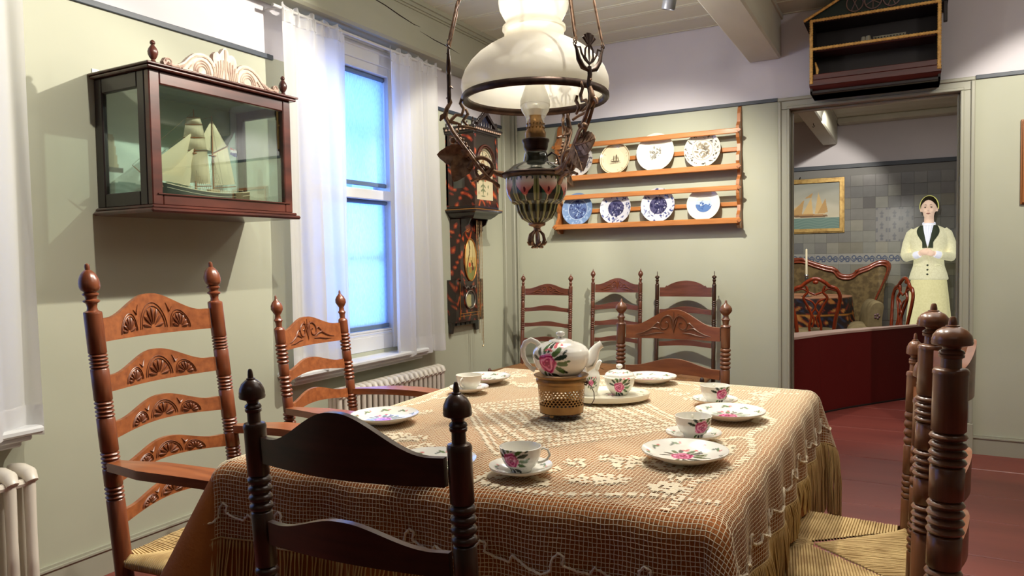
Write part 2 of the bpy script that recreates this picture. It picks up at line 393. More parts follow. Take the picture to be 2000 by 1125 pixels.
# curtains
M_CURT = sheer('white_voile_curtain', (.86, .86, .87), .06, .5)
M_BRASSROD = mat('white_curtain_rod', rgb(205, 205, 205), .4)
def curtain(y0, y1, zb, zt, k, ph, label, x=.10, amp=.03, splay=0):
    c = thing('curtain', label, 'curtain', (x, (y0+y1)/2, zb), 0)
    H = zt-zb; w = (y1-y0)/2
    def P(u, v):
        z = v*H; s = 1-abs(2*v-1)*.0
        a = amp*(.35+.65*(1-v))*(sin(u*k+ph)+.35*sin(u*k*2.3+ph*2+v*2)); 
        yo = -w+2*w*u+.008*sin(u*k*1.7+v*3)+splay*(1-v)*(u-.5)
        if v > .955: a *= .5; a += .008*sin(u*55+ph)
        return (a, yo, z+ (.012*sin(u*31+ph) if v > .97 else 0)+(.006*sin(u*k) if v < .02 else 0))
    m = MB(); m.grid(P, 110, 40); m.build('panel', M_CURT, c, smooth=180)
    def Q(u, v): p = P(u, v*.055+.0); return (p[0]+.0025, p[1], p[2]+.0015)
    m = MB(); m.grid(Q, 110, 3); m.build('hem', M_CURT, c, smooth=180)
    def T(u, v): p = P(u, .955+v*.03); return (p[0]+.004+.006*sin(u*80), p[1], p[2])
    m = MB(); m.grid(T, 140, 2); m.build('gathered_header', M_CURT, c, smooth=180)
    return c
curtain(-2.55, -2.07, .66, 2.535, 17, .4, 'white voile curtain hanging left of the far window, behind the ship display case')
curtain(-1.69, -1.19, .645, 2.535, 19, 2.0, 'white voile curtain hanging between the far window and the wall clock')
curtain(-4.6, -3.755, .645, 2.535, 24, 1.1, 'white curtain at the left edge of the photo above the near radiator', amp=.028)
def rod(y0, y1, label):
    r = thing('curtain_rod', label, 'curtain rod', (.1, (y0+y1)/2, 2.515)); h = (y1-y0)/2
    MB().tube([(0, -h, 0), (0, h, 0)], .0085, 10).build('pole', M_BRASSROD, r, smooth=50)
    for s in (-1, 1): MB().tube([(-.1, s*(h-.04), 0), (0, s*(h-.04), 0)], .006, 8).build('bracket', M_BRASSROD, r)
rod(-2.6, -1.14, 'pale curtain rod above the far window, under the wall-plate beam')
# ------------------------------------------------------------------ radiators
def radiator(loc, n, sp, depth, h, label, tubes=3):
    r = thing('radiator', label, 'radiator', loc)
    x0 = -depth/2; rr = sp*.40
    m = MB()
    for k in range(tubes):
        x = x0+rr+(depth-2*rr)*k/(tubes-1)
        m.tube([(x, 0, .02), (x, 0, h*.5), (x, 0, h-.02)], [rr*.78, rr*.7, rr*.78], 10)
    for z in (.03, h-.03):
        m.tube([(x0+rr*.3, 0, z-.012 if z > .1 else z+.012), (x0+rr, 0, z+(.012 if z > .1 else -.012)), (0, 0, z+(.018 if z > .1 else -.018)), (-x0-rr, 0, z+(.012 if z > .1 else -.012)), (-x0-rr*.3, 0, z-.012 if z > .1 else z+.012)], [rr*.8, rr, rr*1.02, rr, rr*.8], 10)
    s0 = m.build('radiator_section', M_RAD, r, smooth=60)
    for i in range(1, n):
        c = s0.copy(); COL.objects.link(c); c.parent = r; c.location = (0, -i*sp, 0)
    m = MB()
    for z in (.045, h-.045):
        for x in ((-depth/2+rr, depth/2-rr)): m.tube([(x, .01, z), (x, -(n-1)*sp-.01, z)], rr*.6, 8)
    m.build('hub_pipe', M_RAD, r, kind='stuff')
    m = MB()
    for y in (-.5*sp, -(n-1.5)*sp): m.tube([(0, y, -loc[2]+.001), (0, y, .03)], .012, 8)
    m.build('foot', M_RAD, r, kind='stuff')
    return r
radiator((.14, -1.30, .10), 21, .049, .10, .455, 'cream column radiator under the far window, beyond the second armchair', 3)
radiator((.15, -3.86, .08), 10, .062, .15, .475, 'cream column radiator at the left edge below the near window', 3)
# wall socket
s = thing('wall_socket', 'round white wall socket behind the big carved armchair', 'socket', (0, -3.16, .295))
Mx = Matrix.Rotation(R(90), 4, 'Y')
MB().lathe([(.001, 0), (.042, 0), (.042, .006), (.036, .012), (.028, .012), (.024, .004), (.001, .004)], 28, M=Mx).build('socket_plate', M_WHITE, s, smooth=30)
MB().lathe([(.0, .0042), (.022, .0042), (.022, .005), (0, .005)], 20, M=Mx).build('socket_recess', mat('socket_dark', rgb(90, 80, 70), .5), s)
# ------------------------------------------------------------------ next room
M_TILEW = mat('room_wall_grey', rgb(116, 116, 114), .5)
m = MB()
for (a, b, mi) in ((-.05, RAILZ, 0), (RAILZ, HC+.08, 1)): m.cm = mi; m.box(-.3, 5.35, 4.46, 4.6, a, b)
wf = structure(m.build('wall_next_room', [M_TILEW, M_WALLW]))
m = MB()
for (a, b, mi) in ((-.05, RAILZ, 0), (RAILZ, HC+.08, 1)): m.cm = mi; m.box(-.3, 0, .15, 4.46, a, b)
structure(m.build('wall_next_left', [M_WALLG, M_WALLW]))
structure(MB().bbox(0, 5.2, 4.44, 4.46, RAILZ-.025, RAILZ+.025, .004).build('trim_10', M_RAIL))
structure(MB().bbox(2.1, 5.2, 4.28, 4.46, HC-.07, HC, .01).build('trim_11', M_BEAM))
TC = [(136, 137, 132), (126, 126, 124), (144, 143, 134), (116, 117, 118), (132, 130, 120), (122, 121, 122)]
TM = [mat('glazed_tile_%s' % 'abcdef'[i], rgb(*c), .22, noise=(rgb(*[q-9 for q in c]), (9, 9, 9), 2, .3, .7)) for i, c in enumerate(TC)]
M_TDARK = mat('glazed_tile_dark', rgb(98, 97, 98), .22)
def scroll_paint(co):
    c = np.ones((len(co), 3))*np.array([150, 150, 146])/255.
    x = co[:, 0]/.066; z = co[:, 2]/.066
    d1 = np.abs(z-.45*np.sin(x*3.1)); d2 = np.abs(np.hypot(x+.45, z-.25)-.32); d3 = np.abs(np.hypot(x-.5, z+.2)-.28); d4 = np.hypot(x, z*1.6)
    k = (d1 < .13) | (d2 < .1) | (d3 < .1) | (d4 < .2)
    c[k] = np.array([72, 84, 112])/255.; return c
def fig_paint(co):
    c = np.ones((len(co), 3))*np.array([132, 132, 132])/255.
    x = co[:, 0]/.066; z = co[:, 2]/.066
    k = ((np.hypot(x*1.1, z+.55) < .3) | (np.abs(x)+np.abs(z)*.6 < .3) | ((np.abs(np.abs(x)-.8) < .1) & (np.abs(z) > .7)))
    c[k] = np.array([106, 108, 114])/255.; return c
M_TPAINT = mat('painted_tile', (1, 1, 1), .22, attr=True)
ts = .134
for j in range(14):
    for i in range(15):
        x = 1.50+ts*i; z = .50+ts*(j+.5)-.07
        if z+ts/2 > RAILZ-.02: continue
        b = .0664
        if abs(z-1.15) < .068 and not (i > 30):
            MBt = MB().grid(lambda u, v: (-b+2*b*u, -.006, -b+2*b*v), 20, 20); MBt.box(-b, b, -.0055, .002, -b, b)
            if 'bt' not in globals(): bt = MBt.build('tile', M_TPAINT, wf, paint=scroll_paint); o = bt
            else: o = bt.copy(); COL.objects.link(o)
        elif i in (8, 9, 10) and 1.35 < z < 1.75:
            MBt = MB().grid(lambda u, v: (-b+2*b*u, -.006, -b+2*b*v), 14, 14); MBt.box(-b, b, -.0055, .002, -b, b)
            if 'ft' not in globals(): ft = MBt.build('tile', M_TPAINT, wf, paint=fig_paint); o = ft
            else: o = ft.copy(); COL.objects.link(o)
        else:
            mi = rnd.choice([0, 1, 2, 3, 4, 5, 0, 1]);  mm = TM[mi]
            if (i, j) in ((7, 10), (3, 8)): mm = M_TDARK
            key = mm.name
            if key not in bpy.data.meshes: o = MB().bbox(-b, b, -.0045, .002, -b, b, .0012).build('tile', mm, wf); o.data.name = key
            else: o = bpy.data.objects.new('tile', bpy.data.meshes[key]); COL.objects.link(o); o.parent = wf
        o.parent = wf; o.location = (x, 4.458, z)
# curved red display barrier
M_RED = mat('dark_red_barrier_paint', rgb(92, 8, 8), .5)
M_REDCAP = mat('pale_pink_ledge', rgb(196, 168, 156), .5)
pts = [(1.98, -.15+.62), (2.12, .52), (2.26, .82), (2.42, 1.10), (2.64, 1.42), (2.87, 1.74), (3.1, 2.06), (3.4, 2.46), (3.9, 3.1)]
pts[0] = (2.0, .36)
br = thing('display_barrier', 'low curved dark red barrier wall standing in the next room in front of the furniture', 'barrier', (2.4, 1.3, 0))
def off(i, d):
    a = Vector(pts[max(i-1, 0)]); b = Vector(pts[min(i+1, len(pts)-1)]); t = (b-a).normalized(); return Vector(pts[i])+Vector((-t.y, t.x))*d
m = MB()
for i in range(len(pts)-1):
    q = [off(i, 0), off(i+1, 0), off(i+1, .03), off(i, .03)]
    vs = [(p.x-2.4, p.y-1.3, z) for z in (0.012, .605) for p in q]
    m.add(vs, [(0, 1, 5, 4), (1, 2, 6, 5), (2, 3, 7, 6), (3, 0, 4, 7), (4, 5, 6, 7), (3, 2, 1, 0)])
m.build('barrier_panel', M_RED, br)
m = MB()
wid = [.22, .2, .17, .13, .09, .06, .045, .04, .04]
for i in range(len(pts)-1):
    q = [off(i, -.004), off(i+1, -.004), off(i+1, wid[i+1]), off(i, wid[i])]
    vs = [(p.x-2.4, p.y-1.3, z) for z in (.605, .622) for p in q]
    m.add(vs, [(0, 1, 5, 4), (1, 2, 6, 5), (2, 3, 7, 6), (3, 0, 4, 7), (4, 5, 6, 7), (3, 2, 1, 0)])
m.build('barrier_ledge', M_REDCAP, br)
m = MB()
for i in range(len(pts)-1):
    q = [off(i, -.006), off(i+1, -.006), off(i+1, 0), off(i, 0)]
    vs = [(p.x-2.4, p.y-1.3, z) for z in (0, .012) for p in q]
    m.add(vs, [(0, 1, 5, 4), (1, 2, 6, 5), (2, 3, 7, 6), (3, 0, 4, 7), (4, 5, 6, 7)])
m.build('barrier_foot', M_GAP, br)
# ------------------------------------------------------------------ chairs
W_CHERRY = (wood('cherry_wood_upright', rgb(98, 50, 30), rgb(128, 70, 42), .3, 'z'), wood('cherry_wood_rail', rgb(118, 64, 36), rgb(150, 88, 50), .32, 'y'))
W_OAK = (wood('brown_oak_upright', rgb(92, 54, 34), rgb(120, 76, 48), .34, 'z'), wood('brown_oak_rail', rgb(104, 56, 34), rgb(136, 80, 48), .32, 'x'))
W_DARK = (wood('black_brown_upright', rgb(44, 28, 20), rgb(70, 44, 30), .3, 'z'), wood('black_brown_rail', rgb(40, 24, 18), rgb(64, 34, 24), .3, 'x'))
W_RED = (wood('mahogany_upright', rgb(80, 44, 32), rgb(108, 64, 46), .35, 'z'), wood('mahogany_rail', rgb(82, 44, 32), rgb(112, 64, 48), .35, 'x'))
W_WAL = (wood('walnut_upright', rgb(92, 58, 38), rgb(126, 84, 58), .28, 'z', .3), wood('walnut_rail', rgb(110, 64, 38), rgb(146, 90, 56), .3, 'x'))
M_RUSH = mat('woven_rush', rgb(204, 178, 124), .7, noise=(rgb(150, 120, 72), (14, 14, 14), 4, .3, .75))
M_RUSHD = mat('brown_woven_rush', rgb(150, 106, 66), .6, noise=(rgb(118, 78, 46), (14, 14, 14), 4, .3, .75))
def finial(style, r, z0, z1):
    L = z1-z0
    P = {'acorn': [(1, 0), (.97, .03), (.6, .06), (.52, .12), (.62, .2), (.9, .235), (.9, .26), (.6, .29), (.66, .34), (.88, .37), (.88, .40), (.62, .42), (1.0, .47), (1.12, .53), (1.14, .60), (1.05, .69), (.82, .78), (.5, .845), (.28, .87), (.3, .93), (.24, .98), (.02, 1)],
         'ball': [(1, 0), (.9, .04), (.55, .08), (.62, .2), (.85, .27), (.6, .32), (.5, .42), (.85, .5), (1.15, .58), (1.12, .68), (.8, .78), (.4, .84), (.25, .88), (.2, .95), (.02, 1)],
         'dome': [(1.04, 0), (1.04, .05), (.94, .09), (.6, .11), (.58, .27), (.72, .29), (.74, .33), (.66, .345), (.76, .365), (.7, .40), (.5, .43), (.56, .47), (.96, .50), (1.14, .515), (1.18, .55), (1.14, .585), (1.16, .60), (1.08, .68), (.86, .76), (.52, .815), (.4, .825), (.4, .845), (.26, .855), (.25, .9), (.2, .97), (.12, 1), (.0, 1)],
         'spike': [(1, 0), (.9, .04), (.6, .08), (.75, .15), (.5, .2), (.75, .3), (.85, .36), (.5, .44), (.85, .5), (1.1, .56), (.9, .64), (.3, .68), (.2, .72), (.2, .97), (.05, 1)]}[style]
    return [(a*r, z0+b*L) for a, b in P]
def rings(r, za, zb, n, g=1.0):
    o = []; h = (zb-za)/n
    for i in range(n):
        z = za+i*h
        o += [(.80*r, z+.04*h), (.96*r*g, z+.22*h), (1.05*r*g, z+.5*h), (.96*r*g, z+.78*h), (.80*r, z+.96*h)]
    return o
def slat_fn(w, lean, z0, he, hm, ab, bow, th, wpost, style='hump'):
    """front surface point for u,v in 0..1; y grows to the back"""
    def S(t): t = max(0, min(1, (t-.12)/.85)); return t*t*(3-2*t)
    def F(u, v):
        x = (u-.5)*(w-wpost*1.2); t = 1-abs(2*u-1); s = S(t)
        if style == 'crown':
            s = (max(0, sin(PI*min(1, max(0, (t-.28)/.72))*.5))**.7)*.95+(.28 if .2 < t < .3 else .12*(t > .3))
        zt = z0+he+(hm-he)*s; zb = z0+ab*sin(PI*u)
        z = zb+(zt-zb)*v
        y = lean*z+bow*sin(PI*u)
        return Vector((x, y, z))
    return F
def fan(m, F, cu, cv, ru, rv, wsl, n=7):
    """carved half rosette: arcs and petals lying on the slat's front face"""
    def P(u, v, d=.0012): p = F(u, v); return (p.x, p.y-d, p.z)
    for k in (1.0, .86):
        m.tube([P(cu+ru*k*cos(a), cv+rv*k*sin(a)) for a in [PI*i/14 for i in range(15)]], .0013, 4)
    for i in range(n):
        a = PI*(i+.5)/n
        m.tube([P(cu+ru*q*cos(a), cv+rv*q*sin(a), .0005+.0018*sin(PI*(q-.15)/.65)) for q in (.15, .32, .5, .68, .8)], [.0007, .0022, .0034, .0042, .001], 5)
def scrollwork(m, F, big=1.0):
    def P(u, v, d=.0015): p = F(u, v); return (p.x, p.y-d, p.z)
    for s in (-1, 1):
        pts = []
        for i in range(22):
            a = i/21*2.6*PI; rr = .012+.085*(1-i/21)
            pts.append(P(.5+s*(.075-rr*cos(a)*.8)*big, .52+rr*4.2*sin(a)*big*.75))
        m.tube(pts, [.0036-.0016*i/21 for i in range(22)], 5)
        m.tube([P(.5+s*u, v) for u, v in ((.12, .3), (.17, .42), (.22, .5), (.27, .42), (.33, .34), (.40, .3))], [.001, .003, .0042, .0035, .0025, .0006], 5)
        m.tube([P(.5+s*u, v) for u, v in ((.13, .55), (.17, .66), (.2, .6), (.24, .5))], [.001, .0034, .003, .0006], 5)
        m.tube([P(.5+s*u, v) for u, v in ((.1, .22), (.18, .24), (.27, .2), (.36, .2))], [.001, .0028, .0028, .0006], 5)
        m.tube([P(.5+s*u, v) for u, v in ((.0, .3), (.03, .6), (.045, .85))], [.0034, .0034, .001], 5)
    m.tube([P(.5, .2), P(.5, .5), P(.5, .92)], [.002, .004, .001], 5)
def rush_seat(wb, wf, D, zc, r, name_mat):
    """four fields of cords meeting on the diagonals; returns bmesh builder"""
    m = MB(); h = .021
    C = [(-wf/2, -D), (wf/2, -D), (wb/2, 0), (-wb/2, 0)]; C = [Vector((a, b)) for a, b in C]
    cx = Vector((0, -D*.5))
    for k in range(4):
        A, B = C[k], C[(k+1) % 4]; L = (B-A).length; n = int(L/(r*1.9)); t = (B-A)/L; nin = Vector((-t.y, t.x))
        for i in range(n):
            s = (i+.5)/n; e = A+(B-A)*s
            q = min(s, 1-s)*2; dep = (cx-(A+B)/2).dot(nin)*q*1.0
            dep = max(dep, r*1.2); e0 = e; p1 = e+nin*dep
            j = rnd.uniform(-.0007, .0007)
            tw = (e-(A+B)/2)*.0
            pts = [(e0+nin*.03, -h*.9), (e0+nin*.006, -h), (e0-nin*.012, -h*.3), (e0-nin*.011, h*.35), (e0+nin*.006, h*.95+j)]
            if dep > .02: pts += [(e0+nin*(dep*.5), h*.72+j), (p1, h*.4+j)]
            m.tube([(p.x, p.y, zc+z) for p, z in pts], [r*rnd.uniform(.92, 1.06)]*len(pts), 5, cap=False)
    o = MB.build  # (kept for speed: one mesh, countless cords)
    return m
def chair(name, label, loc, rot, P, group=None):
    """loc: middle of the back posts on the floor. Local -Y is the front."""
    t = thing(name, label, 'chair', loc, R(rot), group)
    w, D, H, lean = P['w'], P.get('D', .42), P['H'], math.tan(R(P.get('lean', 6))); r = P['r']; sz = P.get('sz', .44); zs = P['shoulder']
    mv, mh = P['wood']; wf = w+P.get('splay', .1)
    prof = [(r*.8, 0), (r, .02), (r, sz-.06)]
    prof += [(r, sz+.06)]
    for (za, zb, n) in P['rings']: prof += [(r, za-.003), (r*.9, za)]+rings(r, za, zb, n, P.get('rg', 1))+[(r*.9, zb), (r, zb+.003)]
    prof += [(r, zs-.03), (r*1.0, zs-.002)]
    n = P.get('n', 20)
    for s in (-1, 1):
        T = Matrix.Translation((s*w/2, 0, 0)) @ Matrix(((1, 0, 0, 0), (0, 1, lean, 0), (0, 0, 1, 0), (0, 0, 0, 1)))
        m = MB(); m.M = T; m.lathe(prof, n); po = m.build('post', mv, t, smooth=45)
        m = MB(); m.M = T; m.lathe(finial(P['fin'], r*P.get('fr', 1), zs-.002, H), n); m.build('finial', mv, po, smooth=45)
    for (z0, he, hm, ab, carve) in P['slats']:
        st = P.get('top', 'hump') if (z0, he, hm, ab, carve) == P['slats'][0] else 'hump'
        F = slat_fn(w, lean, z0, he, hm, ab, P.get('bow', .03), .014, 2*r, st)
        m = MB(); m.slab(lambda u, v: (F(u, v), F(u, v)+Vector((0, .013, 0))), 40, 3, 0)
        so = m.build('slat', mh, t, smooth=30)
        if carve == 'fan':
            m = MB()
            for cu, ru in ((.26, .085), (.5, .125), (.74, .085)): fan(m, F, cu, .16, ru, .62 if ru > .1 else .58, w)
            for s in (-1, 1):
                m.tube([tuple(F(.5+s*a, b)-Vector((0, .001, 0))) for a, b in ((.13, .82), (.155, .6), (.18, .76))], [.0006, .0034, .0006], 4)
            m.build('carving', P['carvemat'], so, smooth=60)
        if carve == 'scroll':
            m = MB(); scrollwork(m, F, P.get('cs', 1)); m.build('carving', P['carvemat'], so, smooth=60)
    # front legs
    yf = -D+.0
    arm = P.get('arm')
    for s in (-1, 1):
        top = arm if arm else sz+.03
        pr = [(r*.7, 0), (r*.95, .02), (r, .12)]+rings(r, .16, .2, 2)+[(r, .24), (r, sz-.06), (r, sz+.02)]
        if arm: pr += [(r*.95, sz+.04)]+rings(r, sz+.06, sz+.12, 3)+[(r*.75, sz+.15), (r*.95, arm-.03), (r*.7, arm)]
        else: pr += [(r*.9, sz+.03), (r*.3, sz+.04)]
        MB().lathe(pr, 16, (s*wf/2, yf, 0)).build('front_leg', mv, t, smooth=45)
        for z in (.16, .28): MB().tube([(s*w/2, lean*z, z), (s*(w+wf)/4, yf/2, z), (s*wf/2, yf, z)], [.009, .013, .009], 8).build('stretcher', mv, t, smooth=60)
    for z in (.2, .32): MB().tube([(-wf/2, yf, z), (0, yf, z), (wf/2, yf, z)], [.009, .015, .009], 8).build('stretcher', mv, t, smooth=60)
    MB().tube([(-w/2, lean*.2, .2), (w/2, lean*.2, .2)], .01, 8).build('stretcher', mv, t, smooth=60)
    yb = lean*sz
    m = rush_seat(w-.0, wf+.0, D+yb, sz, P.get('cord', .0036), None)
    m.v = [(a, b+yb, c) for a, b, c in m.v]
    so = m.build('seat', P.get('rush', M_RUSH), t, smooth=60)
    if arm:
        for s in (-1, 1):
            ya = lean*arm; Lr = D+ya+.05; th = .024
            def out(u, v):
                y = ya-.0-Lr*u; x = s*(w/2+(wf-w)/2*u+.004)
                hw = .016+.028*min(1, (u/.35))**1.3; hw *= (1 if u < .86 else max(.25, cos((u-.86)/.14*PI/2)))
                bend = .02*sin(PI*min(1, u*1.2)); zz = arm+.012*(1-u)+.012*sin(PI*u)-(.02*max(0, (u-.8)/.2)**2)
                xx = x+s*bend+(v-.5)*2*hw
                return (Vector((xx, y, zz+th/2)), Vector((xx, y, zz-th/2-.006*sin(PI*v))))
            m = MB(); m.slab(out, 26, 4, 0); m.build('arm', P.get('armmat', mh), t, smooth=35)
    return t
def backloc(mx, my, H, lean, rot):
    a = R(rot); d = H*math.tan(R(lean))
    return (mx+sin(a)*d, my-cos(a)*d, 0)
CHD = mat('recess_shade_carving_wood', rgb(104, 54, 30), .4); CHL = mat('carved_oak_wood', rgb(92, 56, 34), .35)  # darker carving tint puts recess shade into the colour of raised tubes
PL1 = dict(w=.45, D=.36, splay=.0, H=1.255, lean=6.5, r=.0235, sz=.43, shoulder=1.118, fin='acorn', wood=W_CHERRY, bow=.035, n=28, carvemat=CHD,
           rings=[(.605, .64, 3), (.69, .735, 4), (.83, .875, 4), (.965, 1.005, 4)], arm=.685,
           slats=[(1.035, .065, .125, .0, 'fan'), (.895, .045, .095, .0, 'fan'), (.765, .045, .085, .012, 'fan'), (.645, .04, .075, .015, 'fan'), (.53, .035, .065, .015, 'fan')])
chair('armchair', 'large cherry wood ladder-back armchair with fan carving on five slats and a rush seat', backloc(.83, -3.80, 1.255, 6.5, 97), 97, PL1)
PL2 = dict(w=.41, D=.40, H=1.125, lean=6, r=.0195, sz=.43, shoulder=.995, fin='ball', wood=W_CHERRY, bow=.03, n=24, carvemat=CHD, rg=1.12,
           rings=[(.62, .68, 4), (.74, .82, 5), (.865, .94, 5)], arm=.675, cs=1.1,
           slats=[(.91, .075, .115, .0, 'scroll'), (.79, .04, .07, .015, ''), (.665, .04, .07, .015, '')])
chair('armchair', 'cherry wood armchair with one scroll-carved top slat, standing in front of the far window', backloc(.72, -3.04, 1.125, 6, 97), 97, PL2)
PF = dict(w=.44, D=.42, H=1.05, lean=4, r=.0205, sz=.43, shoulder=.938, fin='dome', wood=W_DARK, bow=.03, n=36, carvemat=CHD, rg=1.06, fr=1.0,
          rings=[(.61, .665, 3), (.775, .845, 4)],
          slats=[(.873, .05, .118, .0, ''), (.715, .045, .082, .008, '')])
chair('dining_chair', 'black-brown ladder-back chair seen from behind in the foreground, under the near table edge', backloc(1.985, -4.25, 1.05, 4, 184.3), 184.3, PF)
PT = dict(w=.44, D=.40, H=1.068, lean=4, r=.0185, sz=.44, shoulder=.962, fin='ball', wood=W_OAK, bow=.03, n=20, carvemat=CHL, rg=1.1, fr=1.15,
          rings=[(.62, .70, 4), (.79, .875, 5)], cs=1.15,
          slats=[(.90, .055, .122, .0, 'scroll'), (.745, .04, .072, .01, ''), (.61, .04, .07, .01, '')])
chair('dining_chair', 'brown oak chair with a scroll-carved top slat at the far end of the table', backloc(1.99, -2.27, 1.068, 4, 0), 0, PT)
G = 'rush-seated chairs standing against the back wall'
PA = dict(w=.395, D=.40, splay=.06, H=1.125, lean=4, r=.0145, sz=.43, shoulder=1.03, fin='ball', wood=W_RED, bow=.02, n=14, carvemat=CHD, rg=1.1, rush=M_RUSHD, fr=1.1, cord=.004,
          rings=[(.70, .76, 4), (.80, .87, 5), (.92, .98, 5)], slats=[(.965, .05, .085, .0, 'scroll'), (.84, .03, .05, .01, ''), (.725, .03, .045, .01, ''), (.61, .03, .045, .01, '')])
chair('side_chair', 'first carved-top chair against the back wall, nearest the clock and the room corner', backloc(.475, -.34, 1.125, 4, 0), 0, PA, G)
PB = dict(PA); PB.update(w=.372, H=1.157, shoulder=1.05, slats=[(.98, .06, .105, .0, 'scroll'), (.85, .035, .06, .01, ''), (.73, .035, .05, .01, ''), (.61, .03, .05, .01, '')], rings=[(.70, .76, 4), (.80, .86, 5), (.92, .98, 5)])
chair('side_chair', 'middle one of the three chairs against the back wall, behind the teapot', backloc(.95, -.13, 1.157, 4, 0), 0, PB, G)
PC = dict(PA); PC.update(w=.405, H=1.135, shoulder=1.04, fin='spike', wood=(W_DARK[0], W_RED[1]), top='crown', rush=M_RUSHD, slats=[(.955, .065, .11, .0, ''), (.83, .035, .055, .01, ''), (.71, .035, .055, .01, ''), (.60, .035, .05, .01, '')], rings=[(.66, .7, 3), (.76, .8, 3), (.89, .93, 3)])
chair('side_chair', 'dark chair with a notched plain top slat against the back wall, nearest the doorway', backloc(1.47, -.15, 1.135, 4, 0), 0, PC, G)
PR = dict(w=.344, D=.40, H=1.14, lean=1.5, r=.0262, sz=.43, shoulder=1.047, fin='dome', wood=W_WAL, bow=.042, n=40, carvemat=CHD, rg=1.05, fr=1.0,
          rings=[(.655, .715, 4), (.772, .832, 4), (.889, .947, 4)],
          slats=[(.985, .06, .10, .0, ''), (.80, .05, .08, .01, ''), (.68, .05, .08, .01, '')])
chair('dining_chair', 'thick-posted walnut chair at the right edge of the photo, nearest the camera', backloc(2.905, -3.64, 1.14, 1.5, -87), -87, PR)
PR2 = dict(w=.41, D=.44, H=1.018, lean=2, r=.0175, sz=.44, shoulder=.90, fin='dome', wood=W_WAL, bow=.03, n=24, carvemat=CHD, rg=1.04, fr=1.05,
           rings=[(.545, .616, 4), (.70, .796, 4)], slats=[(.82, .05, .08, .0, ''), (.66, .05, .08, .01, '')])
chair('dining_chair', 'walnut chair with a straw rush seat at the right, behind the thick posts', backloc(2.875, -3.09, 1.018, 2, -88), -88, PR2)

# ------------------------------------------------------------------ table and its cloths
TCX, TCY, TA, TB, TZ = 1.925, -3.165, .635, .77, .752
M_TABLE = W_OAK[0]
tb = thing('dining_table', 'dining table hidden under a lace-covered cloth in the middle of the room', 'table', (TCX, TCY, 0))
MB().bbox(-TA+.10, TA-.06, -TB+.10, TB-.07, TZ-.03, TZ-.004, .006).build('tabletop', M_TABLE, tb)
MB().box(-TA+.16, TA-.12, -TB+.16, TB-.12, TZ-.12, TZ-.031).build('apron', M_TABLE, tb)
for sx in (-1, 1):
    for sy in (-1, 1):
        MB().lathe([(.03, 0), (.035, .03), (.025, .08), (.04, .2), (.045, .35), (.03, .45), (.045, .5), (.045, TZ-.04)], 16, (sx*(TA-.2), sy*(TB-.2), 0)).build('leg', M_TABLE, tb, smooth=45)
def drape(u, v, *a, **k):
    # the cloth lies slightly askew: corners pulled off the rectangle
    x, y, z = drape0(u, v, *a, **k); p, q = (max(-1, min(1, u/TA))+1)/2, (max(-1, min(1, v/TB))+1)/2
    dx = (.075*(1-p)-.04*p)*(1-q)+(-.015*(1-p)-.03*p)*q; dy = (-.04*(1-p)+.085*p)*(1-q)+(-.01*(1-p)-.055*p)*q
    return (x+dx, y+dy, z)
def drape0(u, v, offz=0., amp=.010, fold=.34, rip=26.):
    du, dv = abs(u)-TA, abs(v)-TB; RR = .038
    if du <= 0 and dv <= 0: return (u, v, TZ+offz)
    def prof(s):
        q = RR*PI/2
        if s < q: a = s/RR; return RR*sin(a), RR*(1-cos(a)), a
        return RR+.0+(s-q)*.03, RR+(s-q), PI/2
    su, sv = (1 if u > 0 else -1), (1 if v > 0 else -1)
    if du > 0 and dv > 0:
        s = math.hypot(du, dv); th = math.atan2(dv, du); o, d, a = prof(s); k = o+(fold if not (fold > .4 and u < 0 and v < 0) else .50)*d*sin(2*th)
        x, y = su*(TA+k*cos(th)), sv*(TB+k*sin(th))
        e = offz; return (x+su*cos(th)*e, y+sv*sin(th)*e, TZ-d+offz*cos(a))
    if du > 0:
        o, d, a = prof(du); w_ = min(1, (TB-abs(v))/.12); o += amp*sin(v*rip+.6)*min(1, d/.15)*w_
        return (su*(TA+o+offz*sin(a)), v, TZ-d+offz*cos(a))
    o, d, a = prof(dv); w_ = min(1, (TA-abs(u))/.12); o += amp*sin(u*rip)*min(1, d/.15)*w_
    return (u, sv*(TB+o+offz*sin(a)), TZ-d+offz*cos(a))
uc = thing('tablecloth', 'ochre-brown undercloth hanging over the dining table beneath the white lace net', 'tablecloth', (TCX, TCY, 0))
M_OCHRE = mat('ochre_velvet', rgb(166, 98, 34), .85, noise=(rgb(140, 78, 24), (5, 5, 5), 4, .3, .7), bump=.3, bscale=120)
DU = .31; m = MB()
nu, nv = 118, 132
def under(u, v):
    a, b = -(TA+DU)+2*(TA+DU)*u, -(TB+DU)+2*(TB+DU)*v; du, dv = abs(a)-TA, abs(b)-TB; s_ = math.hypot(du, dv); lim = DU*1.12 if a < 0 and b < 0 else .22
    if du > 0 and dv > 0 and s_ > lim: k = lim/s_; a, b = math.copysign(TA+du*k, a), math.copysign(TB+dv*k, b)
    return drape(a, b, 0, .012, .401 if u < .5 and v < .5 else .33)
m.grid(under, nu, nv)
m.build('cloth', M_OCHRE, uc, smooth=180)
